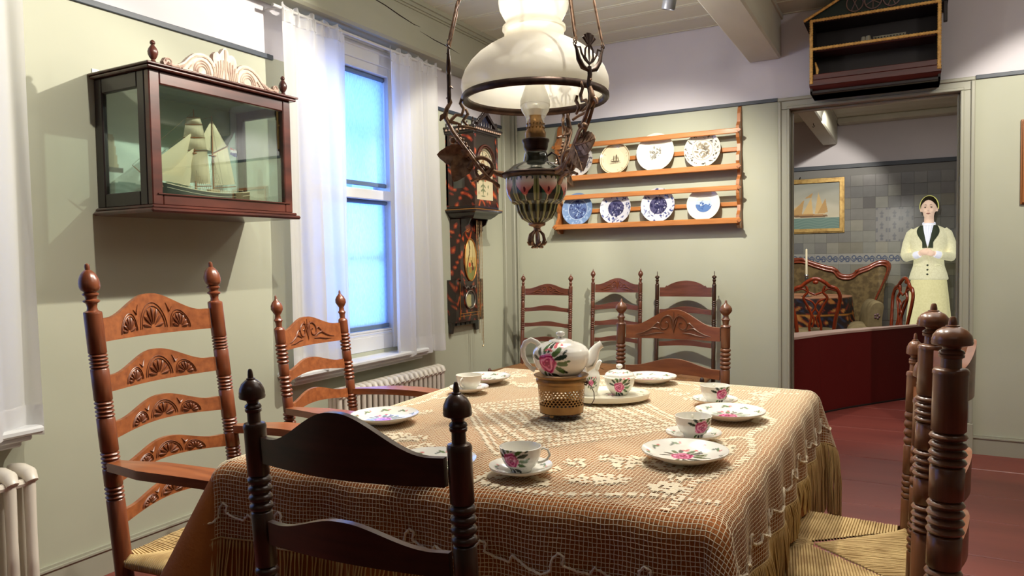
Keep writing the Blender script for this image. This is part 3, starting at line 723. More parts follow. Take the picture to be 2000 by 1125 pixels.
# lace: real knotted net (two sets of threads), filled cells for the pattern, cords and fringe
ND = .20; CELL = .0095
lc = thing('lace_tablecloth', 'cream knotted lace net with leaf pattern and long fringe over the table', 'tablecloth', (TCX, TCY, 0))
M_LACE = mat('cream_cotton_thread', rgb(222, 206, 174), .8)
M_LACEF = mat('cream_filled_lace', rgb(222, 210, 184), .85, bump=.6, bscale=500)
M_FRINGE = mat('straw_coloured_fringe', rgb(206, 178, 120), .7, noise=(rgb(176, 146, 92), (30, 30, 3), 3, .3, .7))
NU = int(round((TA+ND)/CELL)); NV = int(round((TB+ND)/CELL))
def netpt(i, j, e=.0045):
    u, v = i*CELL, j*CELL
    u += .0012*sin(j*.45+i*.1)+.0008*sin(i*2.1+j*1.7); v += .0012*sin(i*.38+1)+.0008*sin(i*1.3-j*2.3)
    return drape(u, v, e)
gp = {(i, j): np.array(netpt(i, j)) for i in range(-NU, NU+1) for j in range(-NV, NV+1)}
def net_mesh():
    I, J = 2*NU+1, 2*NV+1
    G = np.zeros((I, J, 3))
    for (i, j), p in gp.items(): G[i+NU, j+NV] = p
    du = np.gradient(G, axis=0); dv = np.gradient(G, axis=1)
    Nn = np.cross(du, dv); Nn /= np.linalg.norm(Nn, axis=2, keepdims=True)+1e-12
    V = []; F = []
    for ax in (0, 1):
        T = du if ax == 0 else dv; T = T/(np.linalg.norm(T, axis=2, keepdims=True)+1e-12)
        S = np.cross(Nn, T); r = .00070
        base = len(V)*0+sum(len(x) for x in V)
        ring = np.stack([G+S*r*1.15, G+Nn*r*1.1, G-S*r*1.15], 2)  # three-sided thread
        ids = base+np.arange(I*J*3).reshape(I, J, 3)
        V.append(ring.reshape(-1, 3))
        a, b = (ids[:-1], ids[1:]) if ax == 0 else (ids[:, :-1], ids[:, 1:])
        for k in range(2):
            F.append(np.stack([a[..., k], a[..., k+1], b[..., k+1], b[..., k]], -1).reshape(-1, 4))
    return np.concatenate(V), np.concatenate(F)
V_, F_ = net_mesh()
def np_mesh(name, V, F, mat_, parent, k=4, kind=None):
    me = bpy.data.meshes.new(name); me.vertices.add(len(V)); me.vertices.foreach_set('co', V.astype('f').ravel())
    me.loops.add(len(F)*k); me.loops.foreach_set('vertex_index', F.astype('i').ravel()); me.polygons.add(len(F))
    me.polygons.foreach_set('loop_start', np.arange(0, len(F)*k, k, dtype='i')); me.polygons.foreach_set('loop_total', np.full(len(F), k, dtype='i'))
    me.materials.append(mat_); me.update(calc_edges=True)
    o = bpy.data.objects.new(name, me); COL.objects.link(o); o.parent = parent
    if kind: o['kind'] = kind
    return o
np_mesh('net', V_, F_, M_LACE, lc, 4, 'stuff')
# pattern of filled cells, drawn in one quadrant and mirrored
def leafmask(x, y, cx, cy, L, wd, ang):
    dx, dy = x-cx, y-cy; a = dx*cos(ang)+dy*sin(ang); b = -dx*sin(ang)+dy*cos(ang); t = a/L
    return 0 < t < 1 and abs(b) < wd*sin(PI*t**.8)*(1+.25*sin(t*22)) and abs(b) > .0042 and abs(((t*L+abs(b)*.8) % .034)-.017) > .0045
def rosette(x, y, cx, cy, r, n=8):
    dx, dy = x-cx, y-cy; d = math.hypot(dx, dy); a = math.atan2(dy, dx)
    return d < r*(.62+.38*abs(cos(n*a/2))) and not (.24*r < d < .36*r)
SCR = [(-1, .085), (-.85, .08), (-.72, .075), (-.62, .05), (-.50, .022), (-.36, .012), (-.22, .02), (-.12, .045), (-.10, .075), (-.16, .105), (-.27, .112), (-.36, .098), (-.38, .075), (-.33, .062)]
SCR2 = [(-.12, .045), (-.02, .055), (.07, .04), (.16, .022), (.25, .025), (.29, .05), (.25, .07), (.18, .066), (.16, .05)]
SCR3 = [(.29, .05), (.38, .062), (.42, .085), (.55, .098), (.72, .096), (.86, .088), (1, .085)]
def _dense(P):
    o = []
    for q0, q1 in zip(P, P[1:]):
        for k in range(5): o.append((q0[0]+(q1[0]-q0[0])*k/5, q0[1]+(q1[1]-q0[1])*k/5))
    return o
SCELLS = set()
for (E_, ax_, lim_) in ((TB, 0, TA), (TA, 1, TB)):
    for s_ in (-1, 1):
        for P_ in (SCR, SCR2, SCR3):
            for a_, b_ in _dense(P_):
                for w_ in (0, CELL):
                    t_ = a_*lim_*.99*s_; q_ = s_*(E_-b_-w_); uu, vv = (t_, q_) if ax_ == 0 else (q_, t_)
                    SCELLS.add((math.floor(uu/CELL), math.floor(vv/CELL)))
LEAVES = ((.52, .16, .12, .03, 1.2), (.40, .56, .12, .03, 2.2), (.24, .62, .12, .028, .1), (.05, .58, .12, .03, .0), (.52, .48, .11, .028, 1.9), (.33, .40, .13, .030, .5), (.33, .40, .14, .032, 1.3), (.33, .40, .10, .026, 2.5), (.20, .46, .11, .026, .9), (.44, .22, .11, .026, .6), (.46, .10, .10, .026, 1.0), (.12, .56, .13, .028, .2), (.30, .58, .12, .028, .4), (.48, .32, .09, .024, -.3))
def filled(u, v):
    if (math.floor(u/CELL), math.floor(v/CELL)) in SCELLS: return True
    x, y = abs(u), abs(v)
    k = x/.40+y/.50; i_, j_ = int(round(x/CELL)), int(round(y/CELL))
    if .985 < k < 1.01 or .925 < k < .945: return True
    if .45 < k < .88 and (i_+j_) % 3 == 0: return True
    if .45 < k < .48: return True
    if k < .42 and (i_-j_) % 4 == 0: return True
    if k < .95: return False
    for (a, b, L, w, g) in LEAVES:
        if leafmask(x, y, a, b, L, w, g): return True
    return rosette(x, y, .50, .62, .045, 6) or rosette(x, y, .46, .45, .04, 6) or rosette(x, y, .1, .66, .04, 6)
V2 = []; F2 = []
for i in range(-NU, NU):
    for j in range(-NV, NV):
        if filled((i+.5)*CELL, (j+.5)*CELL):
            q = [gp[i, j], gp[i+1, j], gp[i+1, j+1], gp[i, j+1]]; c = sum(q)/4
            n = np.cross(q[1]-q[0], q[3]-q[0]); n = n/(np.linalg.norm(n)+1e-12)
            b = len(V2); V2 += [p+(p-c)*.06+n*.0002 for p in q]+[c+(p-c)*.5+n*.0016 for p in q]
            if (i+j) % 2: V2[-4:] = [p-n*.0006 for p in V2[-4:]]
            F2 += [(b, b+1, b+5, b+4), (b+1, b+2, b+6, b+5), (b+2, b+3, b+7, b+6), (b+3, b, b+4, b+7), (b+4, b+5, b+6, b+7)]
np_mesh('lace_pattern', np.array(V2), np.array(F2), M_LACEF, lc, 4, 'stuff')
m = MB()
for (E, ax, lim) in ((TB, 0, TA), (TA, 1, TB)):
    for s in (-1, 1):
        pass
# zigzag cord with upright tabs on the hanging part
for (E, ax, lim) in ((TB, 0, TA+.1), (TA, 1, TB+.1)):
    for s in (-1, 1):
        pts = []; t = -lim
        seq = [(0, .135), (.012, .14), (.05, .155), (.075, .158), (.095, .15), (.10, .125), (.112, .112), (.125, .118), (.122, .135), (.15, .145), (.18, .15)]
        while t < lim:
            for dt, dd in seq:
                tt = t+dt
                if tt > lim: break
                pts.append(drape(*((tt, s*(E+dd)) if ax == 0 else (s*(E+dd), tt)), .0085))
            t += .19
        dn = []
        for p0, p1 in zip(pts, pts[1:]):
            k_ = max(1, int((Vector(p1)-Vector(p0)).length/.0045))
            for q_ in range(k_): dn.append(Vector(p0)+(Vector(p1)-Vector(p0))*q_/k_+Vector((rnd.gauss(0, .0007), rnd.gauss(0, .0007), rnd.gauss(0, .0009))))
        m.tube(dn, [.0022 if i % 2 else .0036 for i in range(len(dn))], 5, cap=False)
m.build('cord', M_LACEF, lc, smooth=60, kind='stuff')
m = MB(); per = []
EU, EV = NU*CELL, NV*CELL; stp = .0105
for s in (-1, 1):
    k = int(2*EU/stp); per += [(-EU+2*EU*i/k, s*EV, 0, s) for i in range(k)]
    k = int(2*EV/stp); per += [(s*EU, -EV+2*EV*i/k, s, 0) for i in range(k)]
# edge cord
for s in (-1, 1):
    m.tube([drape(-EU+2*EU*i/150, s*EV, .005) for i in range(151)], .0022, 4, cap=False); m.tube([drape(s*EU, -EV+2*EV*i/170, .005) for i in range(171)], .0022, 4, cap=False)
SEATS = [(2.42, 2.92, -3.86, -3.44), (2.42, 2.92, -3.32, -2.86), (.9, 1.34, -4.1, -3.5), (.8, 1.22, -3.3, -2.8), (1.72, 2.26, -4.22, -3.8), (1.74, 2.24, -2.70, -2.24)]
for (u, v, ox, oy) in per:
    front = oy < 0
    for rep in range(1 if front else 3):
        p = Vector(drape(u+(0 if rep == 0 else rnd.uniform(-.006, .006)*(1-abs(ox))), v+(0 if rep == 0 else rnd.uniform(-.006, .006)*abs(ox)), .005))
        L = rnd.uniform(.22, .255); dx = rnd.gauss(0, .006); dy = rnd.gauss(0, .006); r0 = rnd.uniform(.0018, .0023) if front else rnd.uniform(.0013, .0019)
        gx, gy = p.x+TCX, p.y+TCY
        for (a, b, c, d) in SEATS:
            if a < gx < b and c < gy < d: L = min(L, p.z-.475)
        ox_, oy_ = ox*.012, oy*.012
        pts = [p+Vector((dx*t+ox_*t*(1-t)*2+.002*sin(t*7+u*90), dy*t+oy_*t*(1-t)*2+.002*sin(t*6+v*70), -L*t)) for t in (0, .04, .12, .35, .65, 1)]
        m.tube(pts, [r0*.8, r0*1.7, r0, r0*1.1, r0, r0*1.15], 4, cap=False)
m.build('fringe', M_FRINGE, lc, smooth=180, kind='stuff')
# ------------------------------------------------------------------ painted china
M_CHINA = mat('painted_china', (.8, .8, .76), .18, attr=True, coat=.5)
CW = np.array([232, 230, 220])/255.
PINK, PINK2, PINKL = np.array([206, 50, 118])/255., np.array([160, 22, 84])/255., np.array([240, 150, 190])/255.
GRN, GRND, REDF = np.array([74, 104, 52])/255., np.array([34, 50, 36])/255., np.array([196, 60, 60])/255.
def ellm(u, v, cx, cy, a, b, ang):
    dx, dy = u-cx, v-cy; p = dx*cos(ang)+dy*sin(ang); q = -dx*sin(ang)+dy*cos(ang); return (p/a)**2+(q/b)**2 < 1
def bouquet(u, v, c, s=1.0, rot=0., small=True):
    """rose with leaves painted at the origin, rose radius ~ s*.5"""
    ca, sa = cos(rot), sin(rot); u, v = (u*ca+v*sa)/s, (-u*sa+v*ca)/s
    for (x, y, a, b, g, k) in ((.62, .55, .34, .13, .7, GRN), (.8, .25, .34, .12, .2, GRND), (.82, -.1, .3, .12, -.2, GRN), (.7, -.4, .32, .13, -.6, GRN), (-.1, .78, .3, .12, 1.7, GRN), (.22, .82, .3, .11, 1.2, GRND),
                               (-.45, .62, .26, .1, 2.2, GRND), (-.7, .35, .28, .1, 2.7, GRND), (.35, -.72, .34, .12, -.5, GRND), (-.1, -.8, .3, .12, -1.4, GRND), (-.5, -.62, .28, .1, -2.3, GRN), (1.05, .5, .16, .06, .6, GRND), (1.08, 0, .18, .06, .1, GRN), (1.0, -.55, .18, .06, -.5, GRND)):
        c[ellm(u, v, x, y, a, b, g)] = k
    for (x, y, r) in ((.5, .85, .13), (.62, .98, .09), (.95, .78, .1), (.38, 1.0, .07)):
        if small: c[np.hypot(u-x, v-y) < r] = REDF*.7+.3*PINKL
    d = np.hypot(u, v*1.02); a = np.arctan2(v, u)
    m_ = d < .52*(1+.07*np.cos(5*a+.4)); c[m_] = PINK
    w = np.sin(d*26+1.6*np.sin(3*a+d*7)); c[m_ & (w > .45)] = PINKL; c[m_ & (w < -.55)] = PINK2
    c[(d < .12)] = PINK2
def rimsprays(u, v, c, r0, n=8, s=.012):
    a = np.arctan2(v, u); d = np.hypot(u, v)
    for i in range(n):
        t = 2*PI*i/n+.3
        x, y = r0*cos(t), r0*sin(t)
        c[ellm(u, v, x, y, s, s*.3, t+1.2)] = GRN*.7+.3*CW; c[ellm(u, v, x+s*cos(t+1.9)*1.1, y+s*sin(t+1.9)*1.1, s*.8, s*.3, t+2.4)] = GRND*.6+.4*CW
        c[ellm(u, v, x-s*cos(t+1.6)*1.1, y-s*sin(t+1.6)*1.1, s*.4, s*.35, 0)] = REDF*.6+.4*CW
def wallcurve(prof, th, n_theta, inner=True):
    return prof
def plate(r, paint, name='plate', label='', group=None, loc=(0, 0, 0), rz=0, nth=120, flat=True, cat='plate', hz=.018, rim=.62, M=None):
    prof = [(0, .004)]
    for i in range(1, 24): prof.append((r*rim*i/24*.96, .004))
    for i in range(0, 22):
        t = i/21; prof.append((r*(rim*.96+(1-rim*.96)*t), .004+hz*(t**.8)*(.45+.55*t)))
    top = list(prof); bot = [(r*1.0, hz+.0015), (r*.99, hz-.001), (r*rim, .001), (r*rim*.97, -.001), (0, -.001)]
    m = MB(); m.lathe(top+bot, nth)
    o = m.build(name, M_CHINA, None, smooth=70, paint=paint)
    if M is not None: o.matrix_world = M
    else: o.location = loc; o.rotation_euler = (0, 0, rz)
    return tag(o, label, cat, group)
def pt_rose(r):
    def f(co):
        c = np.tile(CW, (len(co), 1)); up = co[:, 2] > .0035; u, v = co[:, 0], co[:, 1]; cc = c.copy()
        bouquet(u+.006, v, cc, r*.50, .2); rimsprays(u, v, cc, r*.84, 9, r*.10); d = np.hypot(u, v); cc[d > r*.985] = CW*.9
        c[up] = cc[up]; return c
    return f
def pt_saucer(r):
    def f(co):
        c = np.tile(CW, (len(co), 1)); u, v = co[:, 0], co[:, 1]; rimsprays(u, v, c, r*.78, 7, r*.13); c[co[:, 2] < .001] = CW; return c
    return f
GP = 'rose-painted cake plates on the lace cloth'; GS = 'saucers on the lace cloth'; GC = 'rose-painted teacups on the lace cloth'
TT = .766
for (x, y, rz, lab) in ((2.383, -3.52, .4, 'rose-painted plate at the right near corner of the table, nearest the camera'),
                        (2.385, -3.03, .9, 'rose-painted plate at the right table edge, between two teacups'),
                        (1.975, -2.525, 0, 'rose-painted plate at the far side of the table, behind the sugar bowl'),
                        (1.385, -2.78, 2, 'rose-painted plate at the far left corner of the table, behind a teacup'),
                        (1.463, -3.50, 1.2, 'plate with a purple-pink rose at the left table edge, before the second armchair'),
                        (1.88, -3.845, .2, 'plate at the near table edge mostly hidden behind the dark foreground chair')):
    plate(.102, pt_rose(.102), 'plate', lab, GP, (x, y, TT), rz)
def cup_paint(ang, s=.037, r=.045):
    def f(co):
        c = np.tile(CW, (len(co), 1)); th = np.arctan2(co[:, 1], co[:, 0])
        d = (th-ang+PI) % (2*PI)-PI; u = -d*r*-1; v = co[:, 2]-.031; rr = np.hypot(co[:, 0], co[:, 1])
        cc = c.copy(); bouquet(u, v, cc, s, .1)
        outer = np.zeros(len(co), bool); outer[:f.nout] = True
        c[outer] = cc[outer]; return c
    return f
def teacup(x, y, rz, ang, labc, labs, grp=True):
    plate(.072, pt_saucer(.072), 'saucer', labs, GS, (x, y, TT), rz, 72, cat='saucer', hz=.014, rim=.5)
    n = 110; pr = [(0, .002), (.02, .002), (.022, 0), (.024, .0), (.026, .004)]
    for i in range(26):
        t = i/25; pr.append((.027+.0195*(1-(1-t)**2.6)+.0015*t**8, .006+.049*t))
    nout = len(pr)*n; pr += [(.0455, .0555), (.0445, .053), (.042, .03), (.034, .012), (.02, .007), (0, .006)]
    f = cup_paint(ang); f.nout = nout
    c = thing('teacup', labc, 'cup', (x, y, TT+.0048), rz, GC)
    MB().lathe(pr, n).build('bowl', M_CHINA, c, smooth=60, paint=f)
    pts = [(.041, 0, .046), (.052, 0, .050), (.062, 0, .046), (.066, 0, .034), (.060, 0, .024), (.047, 0, .018), (.038, 0, .017)]
    MB().tube(pts, [.003, .0026, .0028, .0028, .0026, .0026, .003], 8).build('handle', M_CHINA, c, smooth=60, paint=lambda co: np.tile(CW, (len(co), 1)))
teacup(2.083, -3.79, .45, -2.06, 'teacup with a pink rose nearest the camera, right of the dark chair post', 'saucer under the teacup nearest the camera')
teacup(2.353, -3.325, 1.9, -2.69, 'teacup with a pink rose at the right side, behind the nearest right-hand plate', 'saucer under the teacup behind the nearest right-hand plate')
teacup(2.300, -2.852, 1.9, -2.69, 'teacup with a red rose at the far right, behind the middle right-hand plate', 'saucer under the teacup farthest right on the table')
teacup(1.441, -2.985, -1.5, 2.6, 'plain-sided teacup at the left table edge in front of the wall clock', 'saucer under the teacup at the left table edge')
# tray, jug, sugar bowl
def tray_paint(co):
    c = np.tile(CW*np.array([.98, .97, .92]), (len(co), 1)); cc = c.copy(); bouquet(co[:, 0]-.02, co[:, 1]+.01, cc, .035, 0); rimsprays(co[:, 0], co[:, 1], cc, .13, 12, .012); up = co[:, 2] > .006; c[up] = cc[up]; return c
m = MB(); m.lathe([(0, .012)]+[(.13*i/30, .012) for i in range(1, 31)]+[(.138, .014), (.143, .020), (.147, .020), (.148, .014), (.143, .002), (.135, 0), (0, 0)], 120)
o = m.build('serving_tray', M_CHINA, None, smooth=50, paint=tray_paint); o.scale = (1, .8, 1); o.location = (1.945, -2.905, TT); o.rotation_euler = (0, 0, .5)
tag(o, 'round cream china tray under the milk jug and sugar bowl', 'tray')
def wrap_paint(ang, s, r, zc, extra=None):
    def f(co):
        c = np.tile(CW, (len(co), 1)); th = np.arctan2(co[:, 1], co[:, 0]); d = (th-ang+PI) % (2*PI)-PI
        bouquet(d*r, co[:, 2]-zc, c, s, .1)
        if extra: extra(c, d*r, co[:, 2])
        return c
    return f
sb = thing('sugar_bowl', 'lidded round sugar bowl with a pink rose on the china tray', 'sugar bowl', (1.985, -2.885, TT+.0125))
pr = [(0, 0), (.026, 0), (.028, .004)]+[(.03+.021*(1-(1-i/30)**2.2), .006+.05*i/30) for i in range(31)]+[(.056, .058), (.057, .061), (.053, .062), (.048, .058), (0, .056)]
MB().lathe(pr, 120).build('bowl', M_CHINA, sb, smooth=50, paint=wrap_paint(-1.25, .036, .05, .030))
ld = MB().lathe([(.051, .0605), (.052, .063)]+[(.05*cos(i/12*1.3), .064+.021*sin(i/12*1.3)) for i in range(13)]+[(.006, .085), (.005, .089), (.0105, .092), (.012, .096), (.010, .101), (.004, .104), (0, .104)], 90).build('lid', M_CHINA, sb, smooth=50, paint=lambda co: (lambda c: (rimsprays(co[:, 0], co[:, 1], c, .036, 7, .009), c)[1])(np.tile(CW, (len(co), 1))))
jg = thing('milk_jug', 'slender floral milk jug on the tray behind the brass warmer', 'jug', (1.897, -2.935, TT+.0125))
pr = [(0, 0), (.026, 0), (.027, .004), (.026, .012), (.031, .03), (.035, .05), (.034, .068), (.028, .085), (.026, .095), (.029, .108), (.027, .108), (.024, .094), (.024, .084), (.02, .02), (0, .012)]
pr2 = [];
for a, b in zip(pr[:10], pr[1:10]):
    for i in range(4): t = i/4; pr2.append((a[0]+(b[0]-a[0])*t, a[1]+(b[1]-a[1])*t))
MB().lathe(pr2+pr[9:], 90).build('body', M_CHINA, jg, smooth=50, paint=wrap_paint(-1.1, .02, .034, .045))
MB().tube([(-.024, 0, .092), (-.04, 0, .10), (-.052, 0, .085), (-.05, 0, .055), (-.034, 0, .035)], .0032, 8).build('handle', M_CHINA, jg, smooth=60, paint=lambda co: np.tile(CW, (len(co), 1)))
MB().tube([(.022, 0, .092), (.030, 0, .108), (.04, 0, .119)], [.012, .010, .005], 10).build('spout', M_CHINA, jg, smooth=60, paint=lambda co: np.tile(CW, (len(co), 1)))
# brass warmer with a pierced band
M_BRASS = mat('aged_brass', rgb(168, 132, 84), .36, metal=.75, noise=(rgb(132, 98, 60), (18, 18, 18), 3, .3, .7))
M_BRONZE = mat('dark_bronze', rgb(84, 66, 56), .38, metal=.7, noise=(rgb(54, 42, 38), (40, 40, 40), 3, .3, .7))
M_BRONZEL = mat('light_worn_bronze', rgb(172, 140, 114), .36, metal=.65, noise=(rgb(104, 80, 64), (60, 60, 60), 3, .3, .7))
bw = thing('teapot_warmer', 'round brass teapot warmer with pierced sides and bail handle', 'teapot warmer', (1.917, -3.21, TT))
def wr(z): return .066+.008*z/.12
m = MB(); m.lathe([(wr(.014)-.001, .014), (wr(.014), .012), (wr(.03), .034)], 48); m.lathe([(wr(.084), .084), (wr(.1), .098)], 48)
rows = 7; nn = 36
for rw in range(rows):
    z0 = .034+.05*rw/rows; z1 = .034+.05*(rw+1)/rows
    for k in range(nn):
        a0 = 2*PI*(k+(rw % 2)*.5)/nn; a1 = a0+2*PI/nn; am = (a0+a1)/2; zm = (z0+z1)/2; r = wr(zm)
        big = (rw < 3)
        w_ = .36*(a1-a0) if big else .30*(a1-a0); hz_ = (z1-z0)*(.46 if big else .40)
        O = [(a0, z0), (am, z0), (a1, z0), (a1, zm), (a1, z1), (am, z1), (a0, z1), (a0, zm)]
        Ih = [(am-w_*.7, zm-hz_*.6), (am, zm-hz_), (am+w_*.7, zm-hz_*.6), (am+w_, zm), (am+w_*.7, zm+hz_*.6), (am, zm+hz_), (am-w_*.7, zm+hz_*.6), (am-w_, zm)]
        vs = [(r*cos(a), r*sin(a), z) for a, z in O+Ih]
        m.add(vs, [(i, (i+1) % 8, 8+(i+1) % 8, 8+i) for i in range(8)])
m.build('pierced_wall', M_BRASS, bw, smooth=40)
MB().lathe([(0, .014), (.06, .014), (wr(0), .013), (wr(0)+.001, .010), (.05, .006), (0, .006)], 40).build('base', M_GAP, bw, smooth=40)
m = MB(); m.lathe([(.07, .096), (.0745, .098), (.0775, .104), (.0775, .112), (.0755, .116), (.079, .118), (.083, .122), (.084, .125), (.081, .126), (.075, .122), (.066, .119), (.06, .112), (.0, .112)], 56)
for k in range(10): a = 2*PI*k/10+.2; m.ell((.0775*cos(a), .0775*sin(a), .108), .002, .002, .002, 6, 4)
m.build('collar', M_BRASS, bw, smooth=40)
for k in range(3): a = 2*PI*k/3-1.75; MB().lathe([(.006, 0), (.007, .003), (.005, .01), (.006, .014)], 10, (.052*cos(a), .052*sin(a), 0)).build('foot', M_BRASS, bw, smooth=40)
m = MB(); a = .0
m.tube([(.078, -.0, .106), (.088, .0, .103), (.084, -.004, .098), (.078, 0, .1)], .0025, 6)
m.ell((.086, 0, .106), .005, .005, .006, 8, 6)
pts = []
for i in range(24):
    t = PI*i/23; pts.append((.088*cos(t), -.02*sin(t)-.0*0+.03*sin(t), .103-.062*sin(t)*1.0))
m.tube([(.088, 0, .103), (.096, .004, .095), (.104, .008, .075), (.104, .01, .055), (.098, .008, .042), (.088, .004, .036), (.080, .0, .036)], .0014, 5)
m.build('bail_handle', M_BRONZE, bw, smooth=60)
# teapot: body, lid, spout, handle
lt = bpy.data.lights.new('shade_fill_light', 'POINT'); lt.energy = .35; lt.color = (1, .86, .62); lt.shadow_soft_size = .012  # added point light to brighten the shade's inside, not the lamp's flame
lto = bpy.data.objects.new('shade_fill_light', lt); COL.objects.link(lto); lto.location = (1.875, -3.275, 1.86)
tp = thing('teapot', 'large white china teapot with a pink rose standing on the brass warmer', 'teapot', (1.917, -3.21, TT+.1265), R(31))
n = 200
_K = [(.056, 0), (.060, .003), (.068, .012), (.0765, .024), (.083, .038), (.0865, .052), (.0865, .064), (.083, .075), (.076, .084), (.064, .092), (.050, .097), (.036, .1)]
bp = [(0, 0)]
for _a, _b, in zip(_K, _K[1:]):
    for i in range(6): t = i/6; bp.append((_a[0]+(_b[0]-_a[0])*t, _a[1]+(_b[1]-_a[1])*t))
bp.append(_K[-1])
for _ in range(3): bp = [bp[0], bp[1]]+[((bp[i-1][0]+bp[i][0]*2+bp[i+1][0])/4, (bp[i-1][1]+bp[i][1]*2+bp[i+1][1])/4) for i in range(2, len(bp)-1)]+[bp[-1]]
def tp_extra(c, u, z):
    for (x, y, a, b, g, k) in ((-.004, .082, .006, .003, .5, REDF*.5+.5*PINKL), (.006, .084, .006, .003, -.2, REDF*.5+.5*PINKL), (.014, .08, .004, .002, .2, REDF), (.02, .074, .007, .002, 1, GRN)):
        c[ellm(u, z, x, y, a, b, g)] = k
MB().lathe(bp, n).build('body', M_CHINA, tp, smooth=50, paint=wrap_paint(-2.2, .058, .085, .042, tp_extra))
MB().lathe([(.036, .098), (.037, .1005), (.034, .104), (.02, .108), (.008, .110), (.006, .114), (.012, .118), (.014, .123), (.012, .128), (.006, .131), (0, .131)], 48).build('lid', M_CHINA, tp, smooth=50, paint=lambda co: np.tile(CW, (len(co), 1)))
def spp(co):
    c = np.tile(CW, (len(co), 1)); u, v = co[:, 0], co[:, 2]
    for (x, y, a, b, g) in ((.1, .036, .006, .002, 1), (.095, .026, .005, .002, .4), (.102, .046, .005, .002, 1.4), (.09, .018, .006, .002, 0)): c[ellm(u, v, x, y, a, b, g)] = GRND
    return c
MB().tube([(.070, 0, .030), (.086, 0, .036), (.097, 0, .052), (.104, 0, .068), (.113, 0, .080), (.122, 0, .086), (.126, 0, .088)], [.030, .0265, .020, .0155, .0125, .0115, .0125], 28).build('spout', M_CHINA, tp, smooth=60, paint=spp)
MB().tube([(-.062, 0, .086), (-.075, 0, .099), (-.092, 0, .106), (-.108, 0, .098), (-.116, 0, .080), (-.115, 0, .058), (-.106, 0, .036), (-.092, 0, .020), (-.080, 0, .014)], [.008, .008, .0085, .0085, .008, .0075, .007, .007, .009], 14, flat=.75).build('handle', M_CHINA, tp, smooth=60, paint=lambda co: np.tile(CW, (len(co), 1)))

# ------------------------------------------------------------------ hanging oil lamp
LX, LY = 1.875, -3.275
def opal(name):
    m = bpy.data.materials.new(name); m.use_nodes = True; nt = m.node_tree; N = nt.nodes; L = nt.links
    for n_ in list(N): N.remove(n_)
    o = N.new('ShaderNodeOutputMaterial'); d = N.new('ShaderNodeBsdfDiffuse'); t = N.new('ShaderNodeBsdfTranslucent'); g = N.new('ShaderNodeBsdfGlossy'); g.inputs['Roughness'].default_value = .08
    for q in (d, t): q.inputs[0].default_value = (.88, .86, .77, 1)
    a = N.new('ShaderNodeMixShader'); a.inputs[0].default_value = .42; L.new(d.outputs[0], a.inputs[1]); L.new(t.outputs[0], a.inputs[2])
    b = N.new('ShaderNodeMixShader'); b.inputs[0].default_value = .06; L.new(a.outputs[0], b.inputs[1]); L.new(g.outputs[0], b.inputs[2]); L.new(b.outputs[0], o.inputs[0]); return m
M_OPAL = opal('cream_opal_glass')
lp = thing('hanging_oil_lamp', 'ornate hanging oil lamp with a cream opal glass shade over the dining table', 'lamp', (LX, LY, 0))
zr = 1.725
sh = [(.205, zr+.0), (.2155, zr+.012), (.219, zr+.03), (.2165, zr+.05), (.207, zr+.075), (.190, zr+.10), (.168, zr+.122), (.140, zr+.142), (.112, zr+.158), (.093, zr+.168), (.088, zr+.178), (.088, zr+.19), (.094, zr+.196), (.093, zr+.205), (.084, zr+.212), (.083, zr+.222), (.092, zr+.238), (.101, zr+.256), (.104, zr+.275), (.103, zr+.30), (.105, zr+.315)]
shd = MB().lathe(sh, 96).build('lamp_shade', M_OPAL, lp, smooth=50)
MB().lathe([(.214, zr+.008), (.2185, zr+.002), (.219, zr-.008), (.214, zr-.014), (.205, zr-.012), (.199, zr-.004), (.2, zr+.006), (.214, zr+.008)], 96).build('shade_ring', M_BRONZE, lp, smooth=50)
M_CHIM = glass('lamp_chimney_glass', (.97, .97, .95), .02, .10)
M_FROST = sheer('chimney_brightening_frost', (.9, .88, .8), .6, .5)
MB().lathe([(.027, 1.636), (.027, 1.655), (.030, 1.668), (.040, 1.683), (.0445, 1.70), (.044, 1.715), (.037, 1.735), (.028, 1.76), (.023, 1.80), (.022, 1.97)], 40).build('chimney', M_CHIM, lp, smooth=50)
MB().lathe([(.030, 1.668), (.0398, 1.683), (.0443, 1.70), (.0438, 1.715), (.0368, 1.735), (.0278, 1.76)], 40).build('frost_brightening_band', M_FROST, lp, smooth=50)  # frosted white layer added to brighten the chimney bulge
m = MB(); m.lathe([(.0, 1.60), (.03, 1.60), (.031, 1.612), (.031, 1.62), (.026, 1.63), (.022, 1.655), (.020, 1.66), (.018, 1.665), (.018, 1.69), (.016, 1.69), (.0, 1.688)], 40)
for k in range(14):
    a = 2*PI*k/14
    for z in (1.634, 1.646): m.ell((.0262*cos(a+z*9), .0262*sin(a+z*9), z), .0022, .0022, .0032, 6, 4)
m.build('burner', M_BRASS, lp, smooth=45)
m = MB(); m.lathe([(.030, 1.604), (.040, 1.600), (.041, 1.594), (.037, 1.588), (.036, 1.577), (.034, 1.570), (.030, 1.566), (.032, 1.56), (.030, 1.556)], 48)
for k in range(36): a = 2*PI*k/36; m.ell((.039*cos(a), .039*sin(a), 1.597), .0018, .0018, .004, 5, 4)
m.build('gallery', M_BRONZE, lp, smooth=45)
M_LID = mat('black_green_glaze', rgb(40, 46, 36), .15, metal=.4, coat=.6)
MB().lathe([(.032, 1.562), (.035, 1.556), (.036, 1.545), (.038, 1.535), (.050, 1.53), (.068, 1.524), (.084, 1.512), (.093, 1.505), (.0975, 1.503), (.098, 1.497), (.094, 1.492), (.09, 1.49)], 64).build('font_cover', M_LID, lp, smooth=45)
m = MB(); m.lathe([(.098, 1.503), (.103, 1.500), (.104, 1.494), (.099, 1.489), (.092, 1.486)], 64); m.tube([(.04, -.004, 1.548), (.058, -.01, 1.556), (.074, -.012, 1.545), (.082, -.012, 1.518)], .0028, 8)
